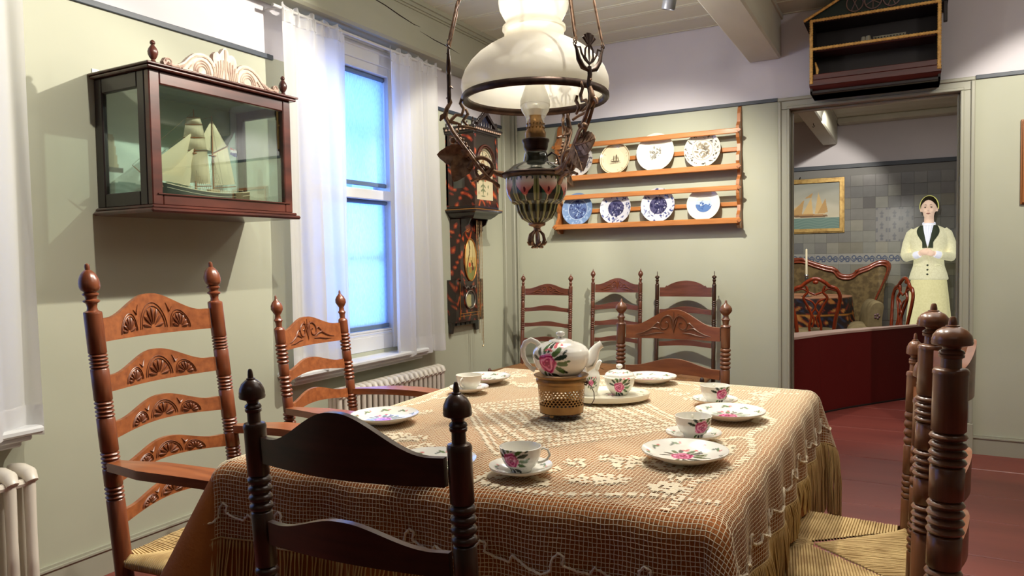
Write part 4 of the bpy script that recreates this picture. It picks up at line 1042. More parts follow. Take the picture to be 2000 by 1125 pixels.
m.build('font_ring', M_BRONZE, lp, smooth=45)
# tulip-painted bowl, ribbed below
def bowl_paint(co):
    th = np.arctan2(co[:, 1], co[:, 0]); z = co[:, 2]; n_ = 8; seg = 2*PI/n_; d = ((th+.319) % seg)-seg/2
    c = np.tile(np.array([26, 40, 34])/255., (len(co), 1)); u = d*.088; v = z-1.452
    frame = np.abs(d) > seg*.40; c[frame] = np.array([142, 148, 92])/255.; c[frame & (np.abs(d) > seg*.47)] = np.array([84, 92, 52])/255.
    c[(np.abs(d) > seg*.38) & (np.abs(d) < seg*.40)] = np.array([196, 190, 140])/255.
    ins = ~frame
    c[ins & (v < .02) & (np.abs(u+.012) < .006+.0*u)] = np.array([38, 84, 66])/255.
    tul = [(0, .004, .009, .031, 0), (-.010, .004, .008, .029, .3), (.010, .004, .008, .029, -.3), (-.0165, .003, .007, .024, .6), (.0165, .003, .007, .024, -.6)]
    for k, (x, y, a, b, g) in enumerate(tul):
        mk = ins & ellm(u, v, x, y+.002, a, b, -g if 0 else g); t = np.clip((v+.012)/.03, 0, 1)[:, None]
        col = np.array([206, 104, 96])/255.*(1-t)+np.array([244, 234, 214])/255.*t; c[mk] = col[mk]
    c[ins & ellm(u, v, 0, -.006, .0035, .008, 0)] = np.array([96, 30, 46])/255.
    c[ins & (np.abs(u) < .0016) & (v < -.02)] = np.array([210, 205, 170])/255.
    low = z < 1.416; k = np.abs(((th*18/(2*PI)) % 1)-.5) > .32
    c[low] = np.array([42, 50, 34])/255.; c[low & k] = np.array([150, 156, 104])/255.
    c[z > 1.4835] = np.array([120, 120, 70])/255.
    return c
def bowl_pt(u, v):
    P = [(.0, .091, 1.488), (.15, .0925, 1.475), (.35, .092, 1.455), (.5, .088, 1.436), (.62, .078, 1.418), (.66, .070, 1.412), (.70, .062, 1.407), (.8, .056, 1.385), (.9, .044, 1.365), (1, .022, 1.352)]
    for a, b in zip(P, P[1:]):
        if a[0] <= v <= b[0]: t = (v-a[0])/(b[0]-a[0]); r = a[1]+(b[1]-a[1])*t; z = a[2]+(b[2]-a[2])*t; break
    th = 2*PI*u
    if v < .64: r *= 1-.035*abs(sin((th+.319)*4))**8*0-.03*max(0, -cos((th+.319)*8))**2*0 + .02*cos((th+.319)*8)*-1*(1-v)
    else: r *= 1+.04*cos(th*18)
    return (r*cos(th), r*sin(th), z)
M_FAI = mat('tulip_faience', (1, 1, 1), .25, attr=True, coat=.25)
MB().grid(bowl_pt, 400, 90).build('font_bowl', M_FAI, lp, smooth=60, paint=bowl_paint)
m = MB(); m.lathe([(.024, 1.356), (.026, 1.35), (.024, 1.345), (.012, 1.341), (.010, 1.336), (.013, 1.33), (.006, 1.325), (.005, 1.29), (.010, 1.283), (.0, 1.28)], 24)
for k in range(7):
    a = 2*PI*k/7
    m.tube([(.008*cos(a), .008*sin(a), 1.33), (.020*cos(a), .020*sin(a), 1.318), (.0235*cos(a), .0235*sin(a), 1.302), (.017*cos(a), .017*sin(a), 1.29), (.011*cos(a), .011*sin(a), 1.285)], [.003, .005, .006, .004, .003], 6, flat=.6)
    m.tube([(.012*cos(a), .012*sin(a), 1.288), (.024*cos(a), .024*sin(a), 1.290), (.030*cos(a+.15), .030*sin(a+.15), 1.297)], [.004, .005, .002], 6)
    m.tube([(.008*cos(a), .008*sin(a), 1.285), (.018*cos(a+.3), .018*sin(a+.3), 1.279)], [.004, .003], 6)
m.build('drop_finial', M_BRONZEL, lp, smooth=60)
# three scrolled arms with leaves; each carries a crown with two jointed rods up to the canopy
def spiral(cx, cz, r0, r1, a0, turns, n=26): return [(cx+(r0+(r1-r0)*i/(n-1))*cos(a0+turns*2*PI*i/(n-1)), cz+(r0+(r1-r0)*i/(n-1))*sin(a0+turns*2*PI*i/(n-1))) for i in range(n)]
def leaf(m, p, ang, L, w, tilt=0.4):
    c = Vector(p); n = 9
    def f(u, v):
        t = v; hw = w*(sin(PI*min(1, t**.62))**.75)*(1+.06*sin(t*30)); x = (u-.5)*2*hw; z = .35*abs(x)+.006*sin(t*PI)
        a = L*t; return Vector((c.x+a*cos(ang)-x*sin(ang), c.y+z*.6+x*tilt, c.z+a*sin(ang)+x*cos(ang)))
    m.slab(lambda u, v: (f(u, v), f(u, v)+Vector((0, .002, 0))), 8, 12, 0)
    m.tube([f(.5, t)+Vector((0, -.001, 0)) for t in (0, .3, .6, 1)], [.0022, .0018, .0014, .0005], 5)
    for t in (.25, .45, .65): 
        for s_ in (.15, .85): m.tube([f(.5, t)-Vector((0, .001, 0)), f(s_, t+.14)-Vector((0, .001, 0))], [.0012, .0005], 4)
def armpart():
    m = MB()
    def T(P, y, r, n=7): m.tube([(a, y, b) for a, b in P], [q*1.3 for q in r] if isinstance(r, list) else r*1.3, n)
    T([(.098, 1.497), (.118, 1.502), (.13, 1.508)], 0, [.008, .006, .005])
    T(spiral(.160, 1.512, .040, .010, .1, 1.45, 34), 0, [.0052-.0022*i/33 for i in range(34)])
    T(spiral(.150, 1.506, .011, .004, 2, 1.2, 14), -.004, .003)
    T([(.128, 1.520), (.150, 1.500), (.172, 1.482)], .003, [.003, .005, .003])
    m.ell((.146, 0, 1.517), .007, .006, .007)
    # lower whip
    T([(.112, 1.456), (.114, 1.462), (.128, 1.478), (.15, 1.486), (.176, 1.486), (.196, 1.478)], 0, [.003, .006, .0045, .004, .004, .003])
    T([(.176, 1.476), (.17, 1.49), (.156, 1.5)], -.006, .003)
    # twin rods running out and up
    for y, d in ((-.006, 0), (.006, .012)):
        T([(.140-d*.4, 1.492-d), (.17, 1.53-d), (.21, 1.585-d), (.245, 1.628-d*.6), (.266, 1.66), (.262, 1.675)], y, [.003, .0042, .0042, .0042, .0035, .002])
    T([(.22, 1.645), (.24, 1.650), (.258, 1.654), (.268, 1.668), (.262, 1.69), (.25, 1.71), (.254, 1.728), (.262, 1.72)], 0, [.002, .004, .0055, .007, .005, .0045, .004, .002])
    T([(.256, 1.65), (.235, 1.672), (.218, 1.672), (.212, 1.69), (.222, 1.706), (.218, 1.716), (.213, 1.722)], .002, [.004, .004, .0035, .004, .0035, .004, .006])
    T([(.20, 1.64), (.215, 1.656), (.20, 1.676), (.206, 1.69)], -.004, [.003, .004, .004, .003])
    T([(.175, 1.63), (.2, 1.636), (.232, 1.64)], .004, .0032)
    T([(.282, 1.655), (.276, 1.667), (.266, 1.676)], .003, [.002, .006, .003])
    T([(.254, 1.728), (.256, 1.745), (.25, 1.757), (.243, 1.75)], 0, .0022)
    # fruit, twigs
    T([(.17, 1.515), (.2, 1.55), (.225, 1.59), (.245, 1.60)], -.012, [.003, .0035, .003, .0025])
    m.ell((.246, -.012, 1.60), .010, .009, .010); m.ell((.235, -.014, 1.578), .005, .005, .007); m.ell((.222, -.012, 1.605), .004, .004, .006)
    for k in range(5): m.ell((.20+.008*k, .01, 1.575+.012*k), .0045, .0045, .0045, 6, 5)
    leaf(m, (.212, -.016, 1.552), R(5), .082, .033, .15); leaf(m, (.205, -.020, 1.556), R(-62), .088, .033, .15); leaf(m, (.20, .012, 1.55), R(40), .03, .01)
    return m
m = armpart(); arm0 = m.build('lamp_arm', M_BRONZEL, lp, smooth=60)
yaw_c = _yaw
def crownpart():
    """crown piece; x runs across, z up, base at origin"""
    m = MB()
    m.tube([(0, 0, -.085), (.003, 0, -.06), (-.003, 0, -.035), (.002, 0, -.01), (0, 0, .012)], [.005, .0065, .006, .0065, .006], 8)
    m.tube([(-.004, 0, -.085), (.006, 0, -.06), (.0, .004, -.04), (-.004, 0, -.02)], .003, 6)
    for s in (-1, 1):
        m.tube([(0, 0, .0), (s*.022, 0, .008), (s*.036, 0, .028), (s*.042, 0, .052), (s*.047, 0, .062)], [.004, .0075, .0065, .004, .003], 8)
        m.tube([(0, 0, .018), (s*.014, 0, .028), (s*.026, 0, .045), (s*.03, 0, .06), (s*.042, 0, .058)], [.0025, .003, .003, .003, .0025], 6)
        m.tube([(s*.004, 0, .022), (s*.014, 0, .036), (s*.013, 0, .056), (s*.004, 0, .07)], .0028, 6)
        m.tube([(s*.047, .0045, .062), (s*.053, .0, .068), (s*.047, -.0045, .074), (s*.042, 0, .068)], .0018, 5, closed=True)
        for a in (.15, .6, 1.05): m.tube([(s*.004, 0, .07), (s*.022*sin(a), 0, .078+.022*cos(a))], [.003, .0055], 6, flat=.5)
    m.tube([(0, 0, 0), (0, 0, .03), (0, 0, .06), (0, 0, .10)], [.002, .002, .004, .0055], 6, flat=.6)
    return m
arm_ang = [R(185), R(-57), R(63)]; first = None
TOPZ = 2.80
for k, a in enumerate(arm_ang):
    ang = a+yaw_c
    if k == 0: ao = arm0
    else: ao = arm0.copy(); COL.objects.link(ao)
    ao.parent = lp; ao.rotation_euler = (0, 0, ang)
    cx, cy, cz = .254*cos(ang), .254*sin(ang), (1.79, 1.745, 1.76)[k]
    if k == 0: cr = crownpart().build('crown_link', M_BRONZE, lp, smooth=60); cr0 = cr
    else: cr = cr0.copy(); COL.objects.link(cr)
    cr.parent = lp; cr.location = (cx, cy, cz); cr.rotation_euler = (0, 0, ang+PI/2)
    tv = Vector((-sin(ang), cos(ang), 0))
    for s in (-1, 1):
        A = Vector((cx, cy, cz+.075))+tv*s*.047; Bp = Vector((.03*cos(ang), .03*sin(ang), TOPZ))+tv*s*.012
        m = MB(); nseg = 7; P = [A+(Bp-A)*i/nseg for i in range(nseg+1)]
        for p0, p1 in zip(P, P[1:]):
            d = (p1-p0).normalized(); L_ = (p1-p0).length
            m.tube([p0+d*.010, p0+d*.02, p0+d*L_*.5, p0+d*(L_-.02), p0+d*(L_-.010)], [.0022, .0042, .0036, .0042, .0022], 6)
            q = p0; m.tube([q+d*.012, q+tv*.005, q-d*.010, q-tv*.005], .0019, 5, closed=True)
        m.build('suspension_rod', M_BRONZEL, lp, smooth=50)
MB().lathe([(.0, TOPZ-.03), (.04, TOPZ-.02), (.06, TOPZ), (.065, TOPZ+.03), (.03, HC-.002), (0, HC-.002)], 28).build('ceiling_canopy', M_BRONZE, lp, smooth=45)
# ceiling spot fixture in the picture
sp = thing('ceiling_spotlight', 'grey cylindrical spotlight hanging from the ceiling beside the pale beam', 'spotlight', (1.72, -1.35, 0))
M_SPOT = mat('grey_spot_housing', rgb(120, 122, 128), .35, metal=.3)
ax = Matrix.Rotation(R(14), 4, 'Y') @ Matrix.Rotation(R(10), 4, 'X')
MB().lathe([(.0, .10), (.035, .10), (.036, .095), (.036, -.03), (.033, -.035), (.030, -.03), (.028, .0), (0, .01)], 28, (0, 0, 2.60), M=ax).build('housing', M_SPOT, sp, smooth=45)
MB().tube([(0, 0, 2.75), (0, 0, HC-.002)], .008, 8).build('stem', M_SPOT, sp)
MB().bbox(-.03, .03, -.08, .08, HC-.03, HC-.001, .003).build('mount', M_SPOT, sp)
# ------------------------------------------------------------------ ship display case on the left wall
M_CASE = mat('worn_red_brown_case_wood', rgb(92, 44, 34), .35, noise=(rgb(56, 26, 22), (14, 3, 14), 6, .35, .65), coat=.5)
M_CASED = mat('near_black_case_wood', rgb(38, 26, 24), .4, coat=.3)
M_CREST = mat('pale_carved_crest', rgb(196, 176, 160), .5, noise=(rgb(140, 100, 88), (20, 20, 20), 4, .45, .8))
M_CGLASS = glass('case_glass', (.93, .985, .965), .0, .05)
CY0, CY1, CZ0, CZ1, CX = -3.455, -2.745, 1.47, 1.985, .345
cs = thing('ship_display_case', 'dark wooden glass display case with carved crest hanging on the left wall', 'display case', (0, -3.1, 1.45))
def L(x0, x1, y0, y1, z0, z1, m, b=.004): m.bbox(x0, x1, y0+3.1, y1+3.1, z0-1.45, z1-1.45, b); return m
m = MB(); L(0, CX+.03, CY0-.025, CY1+.022, 1.445, 1.462, m, .007); L(0, CX+.015, CY0-.012, CY1+.01, 1.462, 1.475, m); m.build('base_board', M_CASE, cs)
m = MB(); L(0, CX+.022, CY0-.018, CY1+.018, 1.985, 1.997, m, .004); L(0, CX+.03, CY0-.025, CY1+.025, 1.997, 2.006, m, .003); m.build('top_board', M_CASE, cs)
st = .045
m = MB()
for y in (CY0, CY1-st): L(CX-.03, CX, y, y+st, 1.475, 1.985, m)
L(CX-.03, CX-.001, CY0+st, CY1-st, 1.475, 1.475+.045, m); L(CX-.03, CX-.001, CY0+st, CY1-st, 1.985-.05, 1.985, m)
L(CX, CX+.006, CY0+.02, CY1-.02, 1.545-.03, 1.55-.03, m, .001); m.build('front_frame', M_CASE, cs)
for y0, y1, nm in ((CY0, CY0+.022, 'side_frame'), (CY1-.022, CY1, 'side_frame')):
    m = MB(); L(0, .05, y0, y1, 1.475, 1.985, m); L(CX-.075, CX-.031, y0, y1, 1.475, 1.985, m); L(.05, CX-.075, y0, y1, 1.475, 1.53, m); L(.05, CX-.075, y0, y1, 1.925, 1.985, m)
    f = m.build(nm, M_CASED, cs); m = MB(); L(.05, CX-.075, (y0+y1)/2-.001, (y0+y1)/2+.001, 1.53, 1.925, m, .0002); m.build('pane', M_CGLASS, f)
m = MB(); L(CX-.014, CX-.012, CY0+st, CY1-st, 1.52, 1.935, m, .0002); m.build('pane', M_CGLASS, cs)
def back_paint(co):
    y = co[:, 1]; z = co[:, 2]; n_ = len(co); c = np.zeros((n_, 3))
    t = np.clip((z-.09)/.4, 0, 1)[:, None]
    c[:] = np.array([206, 222, 210])/255.*(1-t)+np.array([140, 168, 158])/255.*t
    cl = np.sin(y*17+2*np.sin(z*21))*np.sin(z*30+y*6); c += np.clip(cl, 0, 1)[:, None]*np.array([.16, .16, .13])*(1-t)
    sea = z < .13+.01*np.sin(y*20); w = np.sin(z*260+3*np.sin(y*28))[:, None]*.5+.5
    c[sea] = (np.array([92, 132, 126])/255.*(1-.35*w)+np.array([170, 196, 186])/255.*.35*w)[sea]
    # far ship and lighthouse painted on the back
    k = (np.abs(y+.30) < .030*(1-(z-.19)/.22)) & (z > .19) & (z < .33); c[k] = np.array([160, 150, 120])/255.
    k = (np.abs(y+.30) < .05) & (np.abs(z-.185) < .012); c[k] = np.array([66, 60, 54])/255.
    k = (np.abs(y-.22) < .022*(1-(z-.14)/.3)) & (z > .14) & (z < .26); c[k] = np.array([150, 152, 140])/255.
    return c
M_PAINT = mat('painted_panel', (1, 1, 1), .6, attr=True)
m = MB(); m.grid(lambda u, v: (.012, CY0+3.1+.02+(CY1-CY0-.04)*u, .025+.51*v), 140, 100); m.build('painted_back', M_PAINT, cs, paint=back_paint)
M_SEAP = mat('painted_sea_green', rgb(128, 160, 150), .5, noise=(rgb(80, 116, 110), (8, 30, 8), 4, .35, .65), bump=.5, bscale=60)
MB().grid(lambda u, v: (.012+(CX-.045)*v, CY0+3.1+.02+(CY1-CY0-.04)*u, .045+.006*sin(u*40+3*sin(v*9))), 90, 30).build('sea_floor', M_SEAP, cs, smooth=180)
m = MB(); L(.0, CX-.03, CY0+.02, CY1-.02, 1.965, 1.984, m, .002); m.build('inner_ceiling', mat('case_lining_green', rgb(120, 140, 130), .6), cs)
for y in (CY0+.03, CY1-.03):
    q = MB(); q.lathe([(.008, 0), (.014, .004), (.010, .012), (.007, .018), (.013, .026), (.018, .038), (.019, .048), (.015, .060), (.008, .070), (.006, .074), (.010, .079), (.009, .086), (.003, .092), (0, .092)], 20, (CX-.012, y+3.1, 2.006-1.45)); q.build('finial', M_CASE, cs, smooth=45)
# crest: outline from half profile, carved ridges on its face
CRL = [(-.285, 0), (-.29, .02), (-.28, .036), (-.266, .034), (-.262, .022), (-.25, .016), (-.225, .022), (-.20, .036), (-.175, .062), (-.15, .082), (-.12, .09), (-.09, .088), (-.07, .078), (-.058, .062), (-.062, .08), (-.06, .1), (-.048, .112), (-.036, .112), (-.03, .104), (-.022, .116), (-.008, .134), (.004, .14), (.014, .128), (.02, .112), (.03, .116), (.044, .112), (.054, .1), (.058, .08), (.056, .062), (.07, .078), (.09, .088), (.12, .09), (.15, .08), (.175, .062), (.2, .036), (.225, .022), (.25, .016), (.262, .02), (.266, .034), (.28, .036), (.29, .02), (.285, 0)]
Mc = Matrix(((0, -1, 0, 0), (1, 0, 0, 0), (0, 0, 1, 0), (0, 0, 0, 1)))
m = MB(); m.prism([(a, b) for a, b in CRL], .022, M=Mc, c=(CX-.0, 0, 2.006-1.45)); cre = m.build('carved_crest', M_CREST, cs)
m = MB()
def cr(P, r): m.tube([(CX+.001, a, b+2.006-1.45) for a, b in P], r, 5)
for s in (-1, 1):
    cr([(s*a, b) for a, b in ((.27, .02), (.25, .008), (.22, .012), (.19, .03), (.165, .056), (.14, .072), (.115, .078), (.09, .074), (.07, .058), (.06, .036), (.055, .01))], .004)
    for k in (.8, .62, .44): cr([(s*(.115+.05*k*cos(a)), .012+.06*k*sin(a)) for a in [PI*i/10 for i in range(11)]], .003)
    for k in range(5): cr([(s*(.02+.01*k), .005), (s*(.012+.011*k), .045), (s*(.010+.013*k), .085-.004*k*k*.6)], .0034)
    cr([(s*(.268+.012*cos(a)), .022+.012*sin(a)) for a in [i*.6 for i in range(10)]], .003)
    for k in range(4): cr([(s*(.24-.03*k), .006+.004*k), (s*(.225-.03*k), .016+.008*k)], .003)
cr([(0, .0), (0, .06), (0, .13)], .005)
m.build('crest_relief', M_CREST, cre, smooth=60)
m = MB(); L(.0, .004, -3.46, -3.43, 1.995, 2.03, m, .001); m.build('hanging_plate', M_WHITE, cs)
# model ship
sx = .19
ms = thing('model_ship', 'two-masted model sailing ship with cream sails inside the glass case', 'model ship', (sx, -3.1, 1.492))
M_HULL = mat('black_green_hull', rgb(46, 52, 46), .4); M_DECK = mat('ship_deck_wood', rgb(176, 148, 104), .5)
M_SAIL = sheer('cream_sailcloth', rgb(240, 226, 192), 0, .4); M_SPAR = mat('ship_spar_wood', rgb(146, 96, 52), .45); M_ROPE = mat('ship_rigging', rgb(120, 100, 72), .7)
m = MB()
def hull(u, v):
    y = -.205+.43*u; bw = .034*(sin(PI*min(1, (u*1.15+.02)))**.55 if u < .87 else max(.0, 1-(u-.87)/.45)*.8)
    if u < .08: bw = .034*(u/.08)**.6*.62
    a = -PI/2+v*PI/1; sheer_ = .022*(abs(u-.55)*2)**2
    top = .062+sheer_; x = bw*sin(a); z = top-(top-.004)*cos(a)**.7 if cos(a) > 0 else top
    return (x, y, z)
m.grid(hull, 40, 14); m.build('hull', M_HULL, ms, smooth=60)
m = MB(); m.grid(lambda u, v: (hull(u, 0)[0]*(1-2*v)*.96, hull(u, 0)[1], hull(u, 0)[2]-.006), 40, 4); m.box(-.012, .012, .02, .07, .055, .078); m.box(-.01, .01, -.08, -.05, .055, .072); m.build('deck', M_DECK, ms)
m = MB()
for v in (0, 1): m.tube([hull(u/30, v) for u in range(1, 31)], .0022, 5); m.tube([(hull(u/30, v)[0]*1.01, hull(u/30, v)[1], hull(u/30, v)[2]-.016) for u in range(1, 31)], .0012, 4)
for u in range(4, 28):
    for v in (0, 1): p = hull(u/30, v); m.tube([(p[0], p[1], p[2]), (p[0], p[1], p[2]+.010)], .001, 4)
for v in (0, 1): m.tube([(hull(u/30, v)[0], hull(u/30, v)[1], hull(u/30, v)[2]+.010) for u in range(4, 28)], .0012, 4)
m.build('rail', mat('ship_rail_white', rgb(220, 206, 176), .5), ms)
m = MB(); masts = ((-.045, .41), (.045, .395))
for y, h in masts: m.tube([(0, y, .03), (0, y, .22), (0, y+.002, h)], [.0042, .0036, .0016], 8)
m.tube([(0, -.195, .07), (0, -.27, .10), (0, -.33, .145)], [.0045, .0034, .0014], 8)
m.tube([(0, .05, .085), (0, .165, .10)], .0022, 6); m.tube([(0, .05, .235), (0, .13, .275)], .002, 6); m.tube([(0, -.04, .085), (0, .035, .092)], .002, 6)
for z, w_ in ((.235, .075), (.29, .062), (.345, .05), (.375, .038)):
    m.tube([(-w_*.55, -.045-w_*.45, z), (0, -.049, z), (w_*.55, -.045+w_*.45, z)], [.0012, .0022, .0012], 6)
for y in (-.045, .045): m.box(-.01, .01, y-.012, y+.012, .222, .226)
m.build('spars', M_SPAR, ms, smooth=60)
def sail(P, bulge, label=None):
    a, b, c_, d = [Vector(p) for p in P]; n_ = (b-a).cross(d-a); n_ = n_.normalized() if n_.length > 0 else Vector((1, 0, 0))
    q = MB(); q.grid(lambda u, v: (a*(1-u)+b*u)*(1-v)+(d*(1-u)+c_*u)*v+n_*bulge*sin(PI*u)*sin(PI*v)+n_*.001*sin(u*40), 14, 14); return q.build('sail', M_SAIL, ms, smooth=180)
def yard(z, w_): return ((-w_*.55, -.045-w_*.45, z), (w_*.55, -.045+w_*.45, z))
for (z0, w0, z1, w1) in ((.24, .07, .288, .06), (.292, .06, .343, .049), (.347, .048, .374, .037)):
    a, b = yard(z0, w0); d, c_ = yard(z1, w1); sail((a, b, c_, d), .012)
a, b = yard(.10, .07); d, c_ = yard(.232, .072); sail((a, b, c_, d), .018)
sail(((0, -.035, .095), (0, .03, .10), (0, .02, .225), (0, -.04, .215)), .012)
sail(((0, .052, .095), (0, .16, .11), (0, .125, .27), (0, .05, .235)), .016)
sail(((0, .05, .24), (0, .12, .275), (0, .05, .375), (0, .049, .375)), .008)
sail(((0, -.30, .125), (0, -.11, .12), (0, -.06, .30), (0, -.062, .305)), .012)
sail(((0, -.24, .10), (0, -.075, .085), (0, -.049, .24), (0, -.05, .245)), .010)
sail(((0, -.035, .25), (0, .035, .245), (0, .042, .37), (0, .041, .372)), .006)
m = MB(); r_ = .0006
for P in (((0, -.33, .145), (0, -.045, .40)), ((0, -.30, .13), (0, -.045, .33)), ((0, -.25, .105), (0, -.045, .235)), ((0, -.045, .40), (0, .045, .225)), ((0, .045, .39), (0, .165, .11)), ((0, -.045, .36), (0, .045, .39)), ((0, .13, .275), (0, .045, .38))): m.tube(P, r_, 4)
for y, h in masts:
    for s in (-1, 1):
        for k in range(4): m.tube([(s*.032, y-.015+.012*k, .07), (0, y, .225+.0*h)], r_, 4)
        for k in range(6): t = .1+.13*k; m.tube([(s*.032*(1-t), y-.015*(1-t), .07+t*.155), (s*.032*(1-t), y+.021*(1-t), .07+t*.155)], .0004, 3)
        m.tube([(s*.03, y+.03, .07), (0, y, h-.02)], r_, 4)
m.build('rigging', M_ROPE, ms, kind='stuff')
M_FLAG = mat('flag_cloth', (1, 1, 1), .8, attr=True)
def flagp(co):
    c = np.ones((len(co), 3))*.78; z = co[:, 2]; c[z > .262] = np.array([150, 44, 44])/255.; c[z < .25] = np.array([40, 56, 110])/255.; return c
MB().grid(lambda u, v: (.002*sin(u*9), .14+.035*u, .24+.032*v-.01*u), 10, 9).build('flag', M_FLAG, ms, paint=flagp)
MB().bbox(-.02, .02, -.1, .12, -.0, .008, .002).build('cradle', M_SPAR, ms)

# ------------------------------------------------------------------ wall clock
def tort(co):
    y, z, x = co[:, 1], co[:, 2], co[:, 0]
    w = np.sin(z*46+3*np.sin(y*38+x*30)+y*22)+np.sin(z*95+x*60+2*np.sin(z*31+y*70))*.6
    c = np.ones((len(co), 3))*np.array([42, 20, 16])/255.; c[w > .55] = np.array([112, 36, 24])/255.; c[w > 1.0] = np.array([150, 52, 30])/255.; c[w > 1.38] = np.array([196, 92, 44])/255.; return c
M_TORT = mat('red_black_tortoiseshell_lacquer', (1, 1, 1), .22, attr=True, coat=.5)
M_CLK = mat('black_clock_lacquer', rgb(34, 22, 20), .28, coat=.4); M_GILT = mat('gilt_line', rgb(190, 130, 60), .35, metal=.5)
KY = -.79
ck = thing('wall_clock', 'tall red and black lacquered wall clock with pediment hanging left of the room corner', 'clock', (0, KY, .72))
def K(m, x0, x1, y0, y1, z0, z1, b=.003): m.bbox(x0, x1, y0, y1, z0-.72, z1-.72, b)
def subbox(m, x0, x1, y0, y1, z0, z1):
    """faces split finely so that the lacquer pattern can be painted"""
    z0 -= .72; z1 -= .72
    m.grid(lambda u, v: (x1, y0+(y1-y0)*u, z0+(z1-z0)*v), max(2, int((y1-y0)/.005)), max(2, int((z1-z0)/.005)))
    m.grid(lambda u, v: (x0+(x1-x0)*u, y0, z0+(z1-z0)*v), max(2, int((x1-x0)/.005)), max(2, int((z1-z0)/.005)))
    m.grid(lambda u, v: (x1-(x1-x0)*u, y1, z0+(z1-z0)*v), max(2, int((x1-x0)/.005)), max(2, int((z1-z0)/.005)))
    m.grid(lambda u, v: (x0+(x1-x0)*u, y1-(y1-y0)*v, z1), 2, 2); m.grid(lambda u, v: (x0+(x1-x0)*u, y0+(y1-y0)*v, z0), 2, 2)
hd = .235; hw = .165
m = MB(); K(m, 0, .02, -hw, hw, 1.62, 2.12)   # back
m.bbox(0, hd, -hw, hw, 1.60-.72, 1.615-.72, .002); m.bbox(0, hd, -hw, hw, 2.11-.72, 2.125-.72, .002)
hdo = m.build('hood', M_CLK, ck)
m = MB()  # pillars and rails of the hood in tortoiseshell
for y in (-hw, hw-.03): subbox(m, hd-.03, hd, y, y+.03, 1.615, 2.11)
subbox(m, hd-.028, hd-.002, -hw+.03, hw-.03, 1.615, 1.66)
for y0, y1 in ((-hw, -hw+.02), (hw-.02, hw)):
    subbox(m, .0, .05, y0, y1, 1.615, 2.11); subbox(m, hd-.08, hd-.03, y0, y1, 1.615, 2.11); subbox(m, .05, hd-.08, y0, y1, 1.615, 1.74); subbox(m, .05, hd-.08, y0, y1, 2.04, 2.11)
m.build('hood_frame', M_TORT, hdo, paint=tort)
m = MB(); m.box(.05, hd-.08, -hw+.008, -hw+.010, 1.74-.72, 2.04-.72); m.build('side_pane', M_PANE, hdo)
# arched spandrel above the dial
m = MB(); pts = []
for i in range(25): a = PI*i/24; pts.append(((hw-.045)*cos(a), 1.93+.115*sin(a)))
for i in range(24):
    (y0, z0), (y1, z1) = pts[i], pts[i+1]
    e0 = (max(-hw+.03, min(hw-.03, y0*1.6)), 2.11) if 4 < i < 20 else ((hw-.03)*(1 if y0 > 0 else -1), z0)
    e1 = (max(-hw+.03, min(hw-.03, y1*1.6)), 2.11) if 3 < i < 19 else ((hw-.03)*(1 if y1 > 0 else -1), z1)
    m.add([(hd-.004, y0, z0-.72), (hd-.004, y1, z1-.72), (hd-.004, e1[0], e1[1]-.72), (hd-.004, e0[0], e0[1]-.72)], [(0, 1, 2, 3)])
m.build('spandrel', M_CLK, hdo)
m = MB(); m.tube([(hd, y, z-.72) for y, z in pts], .006, 8); m.tube([(hd-.002, y*.84, z-.735) for y, z in pts], .004, 8); m.build('arch_moulding', M_CASE, hdo, smooth=60)
def dialp(co):
    y, z = co[:, 1], co[:, 2]+.72; c = np.ones((len(co), 3))*np.array([214, 204, 168])/255.
    d = np.hypot(y, z-1.90); a = np.arctan2(z-1.90, y); k = (np.abs(d-.088) < .012) & (np.abs(((a*12/(2*PI)) % 1)-.5) > .38); c[k] = np.array([40, 36, 30])/255.
    c[(np.abs(d-.104) < .0018) | (np.abs(d-.073) < .0015)] = np.array([150, 110, 50])/255.
    for (py, pz, aa, bb, g) in ((0, 1.745, .008, .045, 0), (-.02, 1.76, .018, .006, .6), (.02, 1.76, .018, .006, -.6), (-.018, 1.73, .016, .006, .6), (.018, 1.73, .016, .006, -.6), (0, 1.80, .016, .01, 0), (-.06, 1.71, .004, .012, 0), (.06, 1.71, .004, .012, 0), (.07, 1.76, .008, .012, 0), (-.07, 1.78, .006, .01, 0), (0, 1.69, .03, .004, 0)):
        c[ellm(y, z, py, pz, aa, bb, g)] = np.array([120, 128, 92])/255.
    c[ellm(y, z, .03, 1.80, .01, .008, 0)] = np.array([190, 110, 80])/255.
    c[ellm(y, z, -.01, 1.93, .05, .004, .7) | ellm(y, z, .02, 1.91, .06, .005, 1.9)] = np.array([150, 100, 40])/255.
    return c
m = MB(); m.grid(lambda u, v: (hd-.03, -hw+.03+(2*hw-.06)*u, 1.66-.72+.40*v), 90, 120); m.build('dial', M_PAINT, hdo, paint=dialp)
m = MB()
K(m, 0, hd+.015, -hw-.015, hw+.015, 2.12, 2.135); K(m, 0, hd+.028, -hw-.028, hw+.028, 2.15, 2.165); K(m, 0, hd+.02, -hw-.02, hw+.02, 2.135, 2.15)
m.build('cornice', M_CLK, ck)
M_DENT = mat('pale_dentil', rgb(190, 160, 140), .5); m = MB()
for i in range(13): y = -hw-.012+(2*hw+.024)*(i+.5)/13; m.bbox(hd+.019, hd+.026, y-.007, y+.007, 2.136-.72, 2.149-.72, .001)
for i in range(8): x = .01+(hd)*(i+.5)/8; m.bbox(x-.007, x+.007, -hw-.026, -hw-.019, 2.136-.72, 2.149-.72, .001)
m.build('dentils', M_DENT, ck, kind='stuff')
